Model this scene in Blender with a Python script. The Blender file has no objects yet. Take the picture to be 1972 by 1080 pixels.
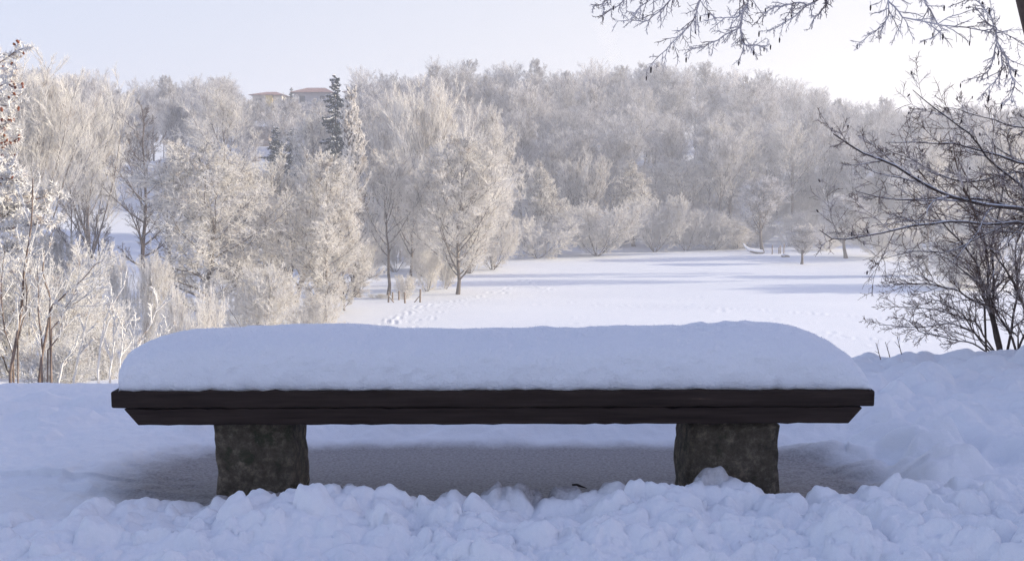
import bpy, math, random
import numpy as np
from mathutils import Vector

# ------------------------------------------------------------------ camera, sky, sun, exposure
SC = bpy.context.scene
COL = SC.collection
FPX = 2114.0                       # focal length in pixels of the 1972-wide frame
PITCH = math.atan(200.0 / FPX)
CAMZ = 1.0
cam_d = bpy.data.cameras.new('camera')
cam_d.sensor_width = 36.0
cam_d.lens = 36.0 * FPX / 1972.0
cam_d.clip_start = 0.05
cam_d.clip_end = 9000
cam = bpy.data.objects.new('camera', cam_d)
COL.objects.link(cam)
cam.location = (0, 0, CAMZ)
cam.rotation_euler = (math.pi / 2 - PITCH, 0, 0)
SC.camera = cam

SUN_EL, SUN_AZ = 14.0, 85.0        # degrees; azimuth clockwise from +Y
w = bpy.data.worlds.new("World")
SC.world = w
w.use_nodes = True
wn = w.node_tree
wn.nodes.clear()
def wnode(t, **k):
    n = wn.nodes.new(t)
    for a, b in k.items(): setattr(n, a, b)
    return n
out = wnode('ShaderNodeOutputWorld')
bg = wnode('ShaderNodeBackground')
sky = wnode('ShaderNodeTexSky', sky_type='NISHITA', sun_disc=False, sun_elevation=math.radians(SUN_EL),
            sun_rotation=math.radians(SUN_AZ), altitude=200, air_density=1.0, dust_density=1.0, ozone_density=2.0)
tint = wnode('ShaderNodeMix', data_type='RGBA', blend_type='MULTIPLY')
tint.inputs[0].default_value = 1.0
tint.inputs[7].default_value = (1.36, 1.07, 1.16, 1)
bg.inputs[1].default_value = 0.15
wn.links.new(sky.outputs[0], tint.inputs[6])
# thin winter mist over the blue: paler and pinker towards the horizon
geo = wnode('ShaderNodeNewGeometry')
sep = wnode('ShaderNodeSeparateXYZ')
wn.links.new(geo.outputs['Incoming'], sep.inputs[0])
mr = wnode('ShaderNodeMapRange')
mr.inputs[1].default_value = -0.02; mr.inputs[2].default_value = -0.8   # Incoming points at the viewer
mr.inputs[3].default_value = 0.88; mr.inputs[4].default_value = 0.0
mr.interpolation_type = 'SMOOTHSTEP'
wn.links.new(sep.outputs[2], mr.inputs[0])
mrx = wnode('ShaderNodeMapRange')
mrx.inputs[1].default_value = 0.45; mrx.inputs[2].default_value = -0.6
wn.links.new(sep.outputs[0], mrx.inputs[0])
mistc = wnode('ShaderNodeMix', data_type='RGBA')
mistc.inputs[6].default_value = (2.50, 2.76, 3.38, 1)
mistc.inputs[7].default_value = (3.75, 3.54, 3.33, 1)
wn.links.new(mrx.outputs[0], mistc.inputs[0])
mm = wnode('ShaderNodeMix', data_type='RGBA')
wn.links.new(mr.outputs[0], mm.inputs[0])
wn.links.new(tint.outputs[2], mm.inputs[6])
wn.links.new(mistc.outputs[2], mm.inputs[7])
wn.links.new(mm.outputs[2], bg.inputs[0])
wn.links.new(bg.outputs[0], out.inputs[0])

sun_d = bpy.data.lights.new('sun', 'SUN')
sun_d.energy = 4.4
sun_d.angle = math.radians(0.6)
sun_d.color = (1.0, 0.905, 0.72)
sun = bpy.data.objects.new('sun', sun_d)
COL.objects.link(sun)
_e, _a = math.radians(SUN_EL), math.radians(SUN_AZ)
sdir = Vector((math.sin(_a) * math.cos(_e), math.cos(_a) * math.cos(_e), math.sin(_e)))
sun.rotation_euler = sdir.to_track_quat('Z', 'Y').to_euler()
sun.location = sdir * 50

SC.view_settings.view_transform = 'Standard'
SC.view_settings.look = 'None'
SC.view_settings.exposure = 0.78
SC.view_settings.gamma = 1.0
SC.render.engine = 'CYCLES'
SC.cycles.use_denoising = True
SC.cycles.denoising_prefilter = 'NONE'
SC.cycles.max_bounces = 6
SC.cycles.diffuse_bounces = 4
SC.cycles.glossy_bounces = 1
SC.cycles.transmission_bounces = 2
SC.cycles.volume_bounces = 1
SC.cycles.transparent_max_bounces = 6
SC.cycles.caustics_reflective = False
SC.cycles.caustics_refractive = False

# ------------------------------------------------------------------ helpers
def at(px, py, Y):
    v = (px - 986.0) / FPX
    u = (540.0 - py) / FPX
    d = np.array([v, math.cos(PITCH) + u * math.sin(PITCH), -math.sin(PITCH) + u * math.cos(PITCH)])
    return np.array([0, 0, CAMZ]) + d * (Y / d[1])

def mesh_arr(name, V, faces, mats, mi=None, smooth=True):
    """faces: list of int arrays (n,k)"""
    me = bpy.data.meshes.new(name)
    V = np.asarray(V, dtype=np.float32)
    me.vertices.add(len(V))
    me.vertices.foreach_set('co', V.ravel())
    nl = sum(f.size for f in faces)
    npol = sum(len(f) for f in faces)
    me.loops.add(nl)
    me.polygons.add(npol)
    me.loops.foreach_set('vertex_index', np.concatenate([f.ravel() for f in faces]).astype(np.int32))
    tot = np.concatenate([np.full(len(f), f.shape[1]) for f in faces])
    st = np.concatenate([[0], np.cumsum(tot)[:-1]])
    me.polygons.foreach_set('loop_start', st.astype(np.int32))
    me.polygons.foreach_set('loop_total', tot.astype(np.int32))
    me.polygons.foreach_set('use_smooth', np.full(npol, smooth))
    for m in mats: me.materials.append(m)
    if mi is not None:
        me.polygons.foreach_set('material_index', mi.astype(np.int32))
    me.update(calc_edges=True)
    return me

def link(name, data, parent=None, loc=None, **props):
    o = bpy.data.objects.new(name, data)
    COL.objects.link(o)
    if parent is not None: o.parent = parent
    if loc is not None: o.location = loc
    for k, v in props.items(): o[k] = v
    return o

def thing(name, label, cat, loc=(0, 0, 0), group=None):
    o = link(name, None, loc=loc, label=label, category=cat)
    o.empty_display_size = 0.2
    if group: o['group'] = group
    return o

def dup(root, loc, scale=None, rotz=0.0, label=None, group=None):
    r = root.copy(); COL.objects.link(r); r.location = loc; r.rotation_euler = (0, 0, rotz)
    if scale is not None: r.scale = scale
    if label: r['label'] = label
    if group: r['group'] = group
    for ch in list(root.children):
        c = ch.copy(); COL.objects.link(c); c.parent = r
    return r

# value noise -------------------------------------------------------
_rs = np.random.RandomState(5)
_tab = _rs.rand(512, 512).astype(np.float32) * 2 - 1
def vnoise(x, y, seed=0):
    x = x + seed * 17.31; y = y + seed * 9.77
    xi = np.floor(x).astype(np.int64); yi = np.floor(y).astype(np.int64)
    fx = x - xi; fy = y - yi
    fx = fx * fx * fx * (fx * (fx * 6 - 15) + 10); fy = fy * fy * fy * (fy * (fy * 6 - 15) + 10)
    a = _tab[xi & 511, yi & 511]; b = _tab[(xi + 1) & 511, yi & 511]
    c = _tab[xi & 511, (yi + 1) & 511]; d = _tab[(xi + 1) & 511, (yi + 1) & 511]
    return (a * (1 - fx) + b * fx) * (1 - fy) + (c * (1 - fx) + d * fx) * fy
def fbm(x, y, oct=4, seed=0):
    s = 0; a = 1.0; c, sn = math.cos(0.7), math.sin(0.7)
    for k in range(oct):
        s = s + a * vnoise(x, y, seed + k * 3)
        x, y = (c * x - sn * y) * 2.03, (sn * x + c * y) * 2.03
        a *= 0.5
    return s
def sst(t):
    t = np.clip(t, 0, 1); return t * t * (3 - 2 * t)

# ------------------------------------------------------------------ materials
def newmat(name):
    m = bpy.data.materials.new(name); m.use_nodes = True
    nt = m.node_tree
    b = nt.nodes['Principled BSDF']
    return m, nt, b
def nz(nt, scale, detail=4, rough=0.55, coord='Object', dist=0.0):
    tc = nt.nodes.new('ShaderNodeTexCoord')
    n = nt.nodes.new('ShaderNodeTexNoise')
    n.inputs['Scale'].default_value = scale; n.inputs['Detail'].default_value = detail
    n.inputs['Roughness'].default_value = rough; n.inputs['Distortion'].default_value = dist
    nt.links.new(tc.outputs[coord], n.inputs['Vector'])
    return n
def ramp(nt, src, stops):
    r = nt.nodes.new('ShaderNodeValToRGB')
    e = r.color_ramp.elements
    while len(e) < len(stops): e.new(0.5)
    for k, (p, c) in enumerate(stops):
        e[k].position = p; e[k].color = (c[0], c[1], c[2], 1)
    nt.links.new(src, r.inputs[0])
    return r
def bump(nt, b, hsrc, strength, dist):
    n = nt.nodes.new('ShaderNodeBump')
    n.inputs['Strength'].default_value = strength; n.inputs['Distance'].default_value = dist
    nt.links.new(hsrc, n.inputs['Height'])
    nt.links.new(n.outputs[0], b.inputs['Normal'])
    return n

def snow_mat(name, grey=False, bs=0.5):
    m, nt, b = newmat(name)
    n1 = nz(nt, 2.2, 5)
    r = ramp(nt, n1.outputs[0], [(0.3, (0.83, 0.85, 0.88)), (0.7, (0.88, 0.89, 0.91))])
    col = r.outputs[0]
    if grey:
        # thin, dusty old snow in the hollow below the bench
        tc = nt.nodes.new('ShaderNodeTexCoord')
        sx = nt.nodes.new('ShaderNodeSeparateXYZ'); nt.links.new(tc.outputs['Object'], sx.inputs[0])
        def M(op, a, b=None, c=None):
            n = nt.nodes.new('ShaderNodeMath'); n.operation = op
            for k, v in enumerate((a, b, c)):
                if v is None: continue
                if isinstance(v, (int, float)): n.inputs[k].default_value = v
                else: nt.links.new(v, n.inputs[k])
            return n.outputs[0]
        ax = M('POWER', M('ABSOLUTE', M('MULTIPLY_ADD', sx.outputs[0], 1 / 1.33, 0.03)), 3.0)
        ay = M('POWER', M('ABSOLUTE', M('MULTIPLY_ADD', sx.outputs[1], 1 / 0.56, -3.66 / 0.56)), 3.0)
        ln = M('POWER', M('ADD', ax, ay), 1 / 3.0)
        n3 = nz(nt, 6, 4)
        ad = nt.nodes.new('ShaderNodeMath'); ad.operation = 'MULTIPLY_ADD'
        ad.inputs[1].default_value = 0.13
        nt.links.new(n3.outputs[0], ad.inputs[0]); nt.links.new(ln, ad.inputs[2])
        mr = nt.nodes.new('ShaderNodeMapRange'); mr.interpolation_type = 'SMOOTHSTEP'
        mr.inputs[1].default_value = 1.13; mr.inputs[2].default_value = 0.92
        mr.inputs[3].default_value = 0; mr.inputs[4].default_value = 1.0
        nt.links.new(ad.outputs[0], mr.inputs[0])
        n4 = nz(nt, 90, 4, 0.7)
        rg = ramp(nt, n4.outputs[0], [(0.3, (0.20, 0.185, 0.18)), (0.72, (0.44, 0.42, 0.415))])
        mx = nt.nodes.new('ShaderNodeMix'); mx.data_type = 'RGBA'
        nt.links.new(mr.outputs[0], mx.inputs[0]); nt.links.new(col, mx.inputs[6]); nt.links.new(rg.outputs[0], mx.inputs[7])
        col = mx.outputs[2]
    nt.links.new(col, b.inputs['Base Color'])
    b.inputs['Roughness'].default_value = 0.7
    b.inputs['Specular IOR Level'].default_value = 0.25
    ng = nz(nt, 160, 3, 0.7)
    ng2 = nz(nt, 28, 4, 0.6)
    a = nt.nodes.new('ShaderNodeMath'); a.operation = 'MULTIPLY_ADD'; a.inputs[1].default_value = 0.35
    nt.links.new(ng.outputs[0], a.inputs[0]); nt.links.new(ng2.outputs[0], a.inputs[2])
    bump(nt, b, a.outputs[0], bs, 0.012)
    return m
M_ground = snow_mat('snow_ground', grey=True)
M_snow = snow_mat('snow_soft', bs=0.8)

def frost_mat(name, white, brown, lo, hi, transl=0.25, rand=0.12):
    """hoar frost over bark: noise decides where the rime is thin"""
    m, nt, b = newmat(name)
    n1 = nz(nt, lo, 3, 0.6)
    r = ramp(nt, n1.outputs[0], [(hi, brown), (hi + 0.16, white)])
    oi = nt.nodes.new('ShaderNodeObjectInfo')
    mr = nt.nodes.new('ShaderNodeMapRange')
    mr.inputs[3].default_value = 1 - rand; mr.inputs[4].default_value = 1.0
    nt.links.new(oi.outputs['Random'], mr.inputs[0])
    hs = nt.nodes.new('ShaderNodeHueSaturation')
    nt.links.new(mr.outputs[0], hs.inputs['Value']); nt.links.new(r.outputs[0], hs.inputs['Color'])
    nt.links.new(hs.outputs[0], b.inputs['Base Color'])
    b.inputs['Roughness'].default_value = 0.8
    b.inputs['Specular IOR Level'].default_value = 0.15
    if transl > 0:
        o = nt.nodes['Material Output']
        t = nt.nodes.new('ShaderNodeBsdfTranslucent')
        nt.links.new(hs.outputs[0], t.inputs[0])
        mx = nt.nodes.new('ShaderNodeMixShader'); mx.inputs[0].default_value = transl
        nt.links.new(b.outputs[0], mx.inputs[1]); nt.links.new(t.outputs[0], mx.inputs[2])
        nt.links.new(mx.outputs[0], o.inputs[0])
    return m
M_frost = frost_mat('frosted_twigs', (0.94, 0.91, 0.86), (0.56, 0.48, 0.40), 14, 0.28, 0.32, 0.08)
M_frost_far = frost_mat("frosted_twigs_of_the_wood", (0.92, 0.90, 0.89), (0.46, 0.42, 0.39), 12, 0.36, 0.32, 0.2)
M_rime = frost_mat('solid_rime', (0.93, 0.90, 0.86), (0.70, 0.63, 0.55), 20, 0.30, 0.25, 0.02)
M_grey_frost = frost_mat('thinly_frosted_twigs', (0.58, 0.55, 0.54), (0.16, 0.13, 0.12), 10, 0.45, 0.15)  # grey, barely frosted twigs of the bare tree kind
M_frost_near = frost_mat('thick_rime', (0.88, 0.86, 0.83), (0.60, 0.50, 0.42), 9, 0.28, 0.2)
M_twig_r = frost_mat('dusted_dark_twigs', (0.60, 0.53, 0.49), (0.15, 0.10, 0.075), 11, 0.46, 0.0)
M_twig_top = frost_mat('rimed_hanging_twigs', (0.70, 0.65, 0.63), (0.28, 0.23, 0.21), 9, 0.38, 0.0)

def bark_mat(name, c0, c1, snow=0.5, zlo=0.45):
    """bark with snow lodged on the upward side"""
    m, nt, b = newmat(name)
    n1 = nz(nt, 9, 5, 0.65)
    r = ramp(nt, n1.outputs[0], [(0.35, c0), (0.68, c1)])
    g = nt.nodes.new('ShaderNodeNewGeometry')
    s = nt.nodes.new('ShaderNodeSeparateXYZ'); nt.links.new(g.outputs['Normal'], s.inputs[0])
    n2 = nz(nt, 25, 3, 0.6)
    a = nt.nodes.new('ShaderNodeMath'); a.operation = 'MULTIPLY_ADD'; a.inputs[1].default_value = snow
    nt.links.new(n2.outputs[0], a.inputs[0]); nt.links.new(s.outputs[2], a.inputs[2])
    mr = nt.nodes.new('ShaderNodeMapRange'); mr.inputs[1].default_value = zlo + snow * .5; mr.inputs[2].default_value = zlo + .2 + snow * .5
    nt.links.new(a.outputs[0], mr.inputs[0])
    mx = nt.nodes.new('ShaderNodeMix'); mx.data_type = 'RGBA'
    nt.links.new(mr.outputs[0], mx.inputs[0]); nt.links.new(r.outputs[0], mx.inputs[6])
    mx.inputs[7].default_value = (0.84, 0.84, 0.85, 1)
    nt.links.new(mx.outputs[2], b.inputs['Base Color'])
    b.inputs['Roughness'].default_value = 0.85
    bump(nt, b, n1.outputs[0], 0.5, 0.02)
    return m
M_bark = bark_mat('bark_grey_brown', (0.07, 0.055, 0.042), (0.20, 0.155, 0.12), 0.5, 0.40)
M_bark_far = bark_mat('bark_far', (0.06, 0.05, 0.045), (0.15, 0.13, 0.12), 0.5, 0.45)
M_bark_dark = bark_mat('bark_dark', (0.042, 0.027, 0.020), (0.13, 0.09, 0.065), 0.4, 0.55)
M_bark_red = bark_mat('bark_red_brown', (0.12, 0.08, 0.06), (0.30, 0.23, 0.19), 0.6, 0.4)

def plain(name, c, rough=0.6, var=0.3, scale=8, spec=0.3):
    m, nt, b = newmat(name)
    n1 = nz(nt, scale, 5, 0.6)
    r = ramp(nt, n1.outputs[0], [(0.3, [x * (1 - var) for x in c]), (0.7, [x * (1 + var) for x in c])])
    nt.links.new(r.outputs[0], b.inputs['Base Color'])
    b.inputs['Roughness'].default_value = rough
    b.inputs['Specular IOR Level'].default_value = spec
    return m
M_cone = plain('rusty_seed_heads', (0.20, 0.07, 0.04), 0.8)
M_catkin = plain('dark_alder_catkins', (0.05, 0.035, 0.035), 0.8)
M_needle = plain('spruce_needles', (0.035, 0.05, 0.055), 0.8, 0.4)
M_needlesnow = plain('snow_on_spruce', (0.80, 0.80, 0.82), 0.8, 0.03)
M_post = bark_mat('weathered_post', (0.16, 0.11, 0.07), (0.33, 0.25, 0.18), 0.3, 0.5)

# ------------------------------------------------------------------ terrain
T_KEY = [-0.60, -.466, -.324, -.24, -.19, -.135, -.10, -0.06, 0, .1, .20, .243, .30, .36, .466, 0.8]
H_START = [95, 100, 104, 112, 116, 124, 127, 130, 144, 150, 155, 158, 154, 150, 120, 80]
H_TOP = [8, 7, 4.0, 9.0, 9.5, 5.0, 5.0, 7.5, 9.3, 10.2, 9.6, 7.5, 4.5, 2.0, 0.0, 4]
def edge_y(x):
    return 5.55 + 0.22 * np.clip(x, -4, 5) + 0.10 * np.sin(x * 1.9 + 0.6)
def macro_z(x, y):
    d = y - edge_y(x)
    dd = np.sqrt(np.maximum(d, 0) ** 2 + 0.35 ** 2) - 0.35
    right = 0.31 * dd
    # left side: a shelf below the edge before the slope goes on
    left = np.where(dd < 2.2, 0.26 * dd, 0.572 + 0.115 * (dd - 2.2))
    left = np.where(dd > 9, 0.572 + 0.115 * 6.8 + 0.36 * (dd - 9), left)
    k = sst((x + 1.0 + 0.06 * y) / 2.0)
    fall = left * (1 - k) + right * k
    z = -9.0 * (1 - np.exp(-(fall / 9.0) ** 1.0 * 1.0)) if False else -np.minimum(fall, 9.0)
    # soften foot of the slope
    s = np.clip((fall - 7.0) / 4.0, 0, 1)
    z = np.where(fall > 7.0, -(7.0 + 2.0 * (1 - (1 - s) ** 2)), z)
    t = x / np.maximum(y, 5.0)
    st = np.interp(t, T_KEY, H_START); tp = np.interp(t, T_KEY, H_TOP)
    r = sst((y - st) / 115.0)
    z = z + (tp + 9.0) * r
    # meadow swell
    far = sst((y - 45) / 30)
    z = z + far * (0.35 * fbm(x / 60, y / 22, 3, 7)) * (1 - r)
    # unseen bank right of the viewpoint, shaped to keep the bench in shade
    bk = sst((x - 5.6) / 5.6) * (1 - sst((y - 7.2 - 0.06 * (x - 12)) / 1.5))
    z = z + bk * 6.2
    far2 = sst((y - 300) / 900)
    z = z + far2 * 6
    return z
def gz(x, y):
    return float(macro_z(np.array([float(x)]), np.array([float(y)]))[0])

def seg(a, b, rel):
    n = max(2, int(math.log(b / a) / rel)); return list(np.exp(np.linspace(math.log(a), math.log(b), n, endpoint=False)))
ys = list(np.linspace(-14, 1.5, 40, endpoint=False)) + list(np.linspace(1.5, 2.4, 60, endpoint=False))
ys += seg(2.4, 6.8, 0.0026) + seg(6.8, 58, 0.016) + seg(58, 150, 0.0045) + seg(150, 4000, 0.03) + [4000]
ys = np.array(ys)
tt = list(np.arange(-0.56, 0.5601, 0.0016))
g = []; s_ = 0.0016; c_ = 0.56
while c_ < 30: s_ *= 1.10; c_ += s_; g.append(c_)
ts = np.array([-v for v in g[::-1]] + tt + g)
W = np.maximum(ys, 2.4)
X = ts[None, :] * W[:, None]
Yg = np.repeat(ys[:, None], len(ts), 1)
Z = macro_z(X, Yg)

near = (1 - sst((Yg - 6.2) / 4)) * (1 - sst((np.abs(X) - 12) / 6))
# trampled, wind-softened surface
amp = 0.35 + 0.65 * sst((X - 0.6) / 1.2) + 0.25 * sst((2.9 - Yg) / 0.5)
amp = amp * (1 - 0.6 * sst((-0.9 - X) / 0.6) * sst((Yg - 3.2) / 0.5))
n1 = np.abs(fbm(X * 2.6, Yg * 3.4, 3, 1))
n2 = np.abs(fbm(X * 6.5 + 3, Yg * 8.0, 2, 4))
n0 = fbm(X * 0.9, Yg * 1.3, 2, 9)
lump = 0.075 * (n1 - 0.35) + 0.022 * (n2 - .3) + 0.035 * n0
# hollow below the bench
ex = (X + 0.04) / 1.34; ey = (Yg - 3.80) / 0.56
er = np.sqrt(np.abs(ex) ** 2.6 + np.abs(ey) ** 2.6) ** (2 / 2.6)
bowl = 1 - sst((er - 0.62) / 0.5)
rimf = np.exp(-((er - 1.12) / 0.16) ** 2) * (Yg > 3.6)
Z = Z + near * (lump * amp * (1 - bowl) - 0.045 * bowl + 0.018 * rimf)
# shovelled / trodden front bank
front_line = 3.26 + 0.03 * np.sin(X * 5.1) + 0.02 * np.sin(X * 11.7 + 1) - 0.16 * sst((-1.0 - X) / 0.6) - 0.08 * sst((X - 1.3) / 0.4)
fr = sst((front_line - Yg) / 0.14) * (0.55 + 0.45 * sst((X + 1.4) / 0.8))
Z = Z + near * fr * (0.075 + 0.035 * fbm(X * 3, Yg * 3, 3, 12) + 0.02 * sst((X - 0.3) / 0.6))
# fine roughness
Z = Z + near * (1 - 0.7 * bowl) * 0.004 * fbm(X * 30, Yg * 30, 2, 20)

# snow clods thrown up in front of the bench and on the trodden path
rng = np.random.RandomState(11)
def clod(cx, cy, r, h, sx=1.0, rot=0.0, pw=0.55):
    R = r * max(sx, 1) * 1.15
    i0, i1 = np.searchsorted(ys, [cy - R, cy + R])
    if i1 <= i0: return
    wv = max(cy, 2.4)
    j0, j1 = np.searchsorted(ts, [(cx - R) / wv - 0.004, (cx + R) / wv + 0.004])
    if j1 <= j0: return
    xs = X[i0:i1, j0:j1] - cx; yy = Yg[i0:i1, j0:j1] - cy
    c, s = math.cos(rot), math.sin(rot)
    u = (c * xs + s * yy) / (r * sx); v = (-s * xs + c * yy) / r
    jit = 0.26 * vnoise((xs + cx) * 3.2 / r * .25 + cx, (yy + cy) * 3.2 / r * .25, 3) + 0.16 * vnoise((xs) / r * 2.6, yy / r * 2.6, int(abs(cx) * 90) % 50)
    q = 1 - (u * u + v * v) * (1 + 2 * jit)
    m = q > 0
    if not m.any(): return
    Zs = Z[i0:i1, j0:j1]
    base = Z0[i0:i1, j0:j1]
    tx, ty = math.sin(cx * 913.0) * .45, math.sin(cy * 711.0) * .35
    top = base - 0.1 * h + 1.1 * h * np.minimum(1.0, 1.25 * np.power(np.clip(q, 0, 1), pw)) * (1 + tx * u + ty * v) + jit * h * 0.35
    Zs[m] = np.maximum(Zs[m], top[m])
Z0 = Z.copy()
for k in range(2300):
    x = rng.uniform(-1.9, 2.1); y = 1.9 + 1.33 * rng.rand() ** 0.8
    y = min(y, 3.24 - 0.10 * rng.rand()) - (0.14 if x > .82 else 0.0) - (0.12 if x < -.98 else 0.0)
    dens = 0.22 + 0.78 * float(sst((x + 1.2) / 1.0))
    if rng.rand() > dens * (0.45 + 0.75 * float(sst(0.5 + 1.2 * fbm(np.array([x * 2.2]), np.array([y * 3.0]), 2, 88)[0]))): continue
    r = 0.008 + 0.058 * rng.rand() ** 3
    if y > 3.17: r *= 0.8
    clod(x, y, r, r * rng.uniform(0.3, 0.75), rng.uniform(0.8, 1.8), rng.rand() * 3.1, 0.6)
for px, py, Y, rp, hh in [(1285, 962, 3.22, 34, 0.85), (1372, 960, 3.2, 38, 0.75), (1265, 1000, 3.08, 45, 0.7), (620, 985, 3.2, 30, 0.9), (432, 965, 3.26, 34, 0.8), (525, 955, 3.28, 42, 0.8),
        (480, 962, 3.24, 30, 0.7), (670, 985, 3.16, 26, 0.8), (560, 978, 3.22, 28, .8), (940, 985, 3.18, 34, 0.8), (1010, 980, 3.2, 42, 0.8), (880, 990, 3.16, 26, .7), (1090, 985, 3.18, 36, .7), (1180, 985, 3.16, 40, .8),
        (1420, 1000, 3.1, 44, 0.6), (1500, 1020, 3.02, 60, 0.5), (1600, 1010, 3.05, 40, 0.4), (1690, 985, 3.1, 46, 0.45), (1780, 950, 3.25, 50, 0.6), (1860, 960, 3.2, 55, 0.6), (1850, 1020, 2.95, 60, .6),
        (1700, 1050, 2.85, 60, 0.6), (1210, 1060, 2.85, 55, .6), (1050, 1060, 2.8, 50, .6), (450, 1040, 2.95, 40, .6), (190, 1000, 3.1, 40, .4), (300, 1060, 2.85, 40, .5), (750, 1040, 2.9, 46, .7), (850, 1020, 2.95, 36, .7), (1930, 1000, 3.0, 50, .6)]:
    p = at(px, py, Y); r = rp * Y / FPX
    clod(p[0], Y, r * .9, r * hh, 1.1, rng.rand() * 3, 0.55)
# trodden path to the right of the bench and lumps behind on the left
for k in range(150):
    x = rng.uniform(1.4, 3.2); y = rng.uniform(3.0, 5.3)
    r = rng.uniform(0.05, 0.15)
    clod(x, y, r, r * rng.uniform(0.14, 0.32), rng.uniform(1.0, 2.0), rng.uniform(-.5, .5), 1.5)
for k in range(26):
    x = rng.uniform(-2.3, -1.2); y = rng.uniform(4.15, 4.8)
    r = rng.uniform(0.04, 0.12)
    clod(x, y, r, r * rng.uniform(0.2, 0.4), 1.4, rng.uniform(-.5, .5), 1.4)
# crumbly skin of the broken snow
Xf, Yf = X, Yg
crumb = near * fr
q1 = np.abs(fbm(Xf * 9, Yf * 9, 2, 61)); q2 = np.abs(fbm(Xf * 22 + 5, Yf * 22, 2, 63)); q3 = np.abs(fbm(Xf * 55, Yf * 55, 2, 65))
Z += crumb * (0.028 * (q1 - .4) + 0.010 * (q2 - .4) + 0.0035 * (q3 - .4))
rt_ = near * sst((X - .9) / .5) * (1 - fr) * (1 - bowl)
pth = np.abs(fbm(X * 2.6 + 7, Yg * 4.2, 2, 71)); pt2 = fbm(X * 5 + 2, Yg * 7, 2, 73)
Z += rt_ * ((0.066 * (sst(pth * 1.8) - .62) + .010 * pt2) * (1 - .65 * sst((Yg - 5.0) / .8)) + .002 * q2 - .035 * sst((Yg - 4.8) / .8))
# footprints and sledge tracks over the meadow
def tread(cx, cy, r, dpt, ry=None):
    ry = ry or r
    i0, i1 = np.searchsorted(ys, [cy - ry * 2.2, cy + ry * 2.2])
    j0, j1 = np.searchsorted(ts, [(cx - r * 2.2) / cy, (cx + r * 2.2) / cy])
    if i1 <= i0 or j1 <= j0: return
    q = ((X[i0:i1, j0:j1] - cx) / r) ** 2 + ((Yg[i0:i1, j0:j1] - cy) / ry) ** 2
    Z[i0:i1, j0:j1] += .55 * dpt * (-np.exp(-q * 1.5) + 0.55 * np.exp(-(np.sqrt(q) - 1.3) ** 2 * 5))
def gp(px, py):
    p = at(px, py, 10.0); d = p - np.array([0, 0, CAMZ]); k = (9.0 + CAMZ) / -d[2]
    return d[0] * k, d[1] * k
def track(pts, step, dpt, r, jit):
    for (a, b) in zip(pts[:-1], pts[1:]):
        x0, y0 = gp(*a); x1, y1 = gp(*b)
        n = max(2, int(math.hypot(x1 - x0, y1 - y0) / step))
        for k in range(n):
            f = k / n
            tread(x0 + (x1 - x0) * f + rng.normal() * jit, y0 + (y1 - y0) * f + rng.normal() * jit, r, dpt * rng.uniform(.6, 1.2), r * 1.2)
track([(745, 632), (790, 608), (860, 585), (930, 565)], 0.35, 0.12, 0.20, 0.35)
track([(760, 636), (820, 612), (900, 588), (950, 572)], 0.5, 0.10, 0.19, 0.9)
track([(960, 560), (985, 545), (1010, 535), (990, 520)], 0.6, 0.12, 0.26, 0.5)
track([(1010, 535), (1040, 552), (1060, 560)], 0.6, 0.12, 0.26, 0.4)
track([(1300, 598), (1500, 606), (1750, 622), (1800, 632)], 0.5, 0.07, 0.22, 0.15)
track([(1500, 640), (1650, 650), (1790, 652)], 0.5, 0.07, 0.22, 0.15)
track([(950, 572), (1150, 590), (1300, 598)], 0.8, 0.07, 0.22, 0.3)
for k in range(110):
    px = rng.uniform(960, 1780); py = rng.uniform(495, 665)
    x_, y_ = gp(px, py)
    if y_ < 60: continue
    tread(x_, y_, rng.uniform(.2, .35), rng.uniform(.03, .08))

nr, nc = X.shape
idx = np.arange(nr * nc).reshape(nr, nc)
F = np.stack([idx[:-1, :-1], idx[:-1, 1:], idx[1:, 1:], idx[1:, :-1]], -1).reshape(-1, 4)
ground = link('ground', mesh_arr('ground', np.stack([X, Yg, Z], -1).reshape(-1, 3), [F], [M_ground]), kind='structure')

def near_z(x, y):
    i = min(np.searchsorted(ys, y), nr - 1); j = min(np.searchsorted(ts, x / max(y, 2.4)), nc - 1)
    return float(Z[i, j])

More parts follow.
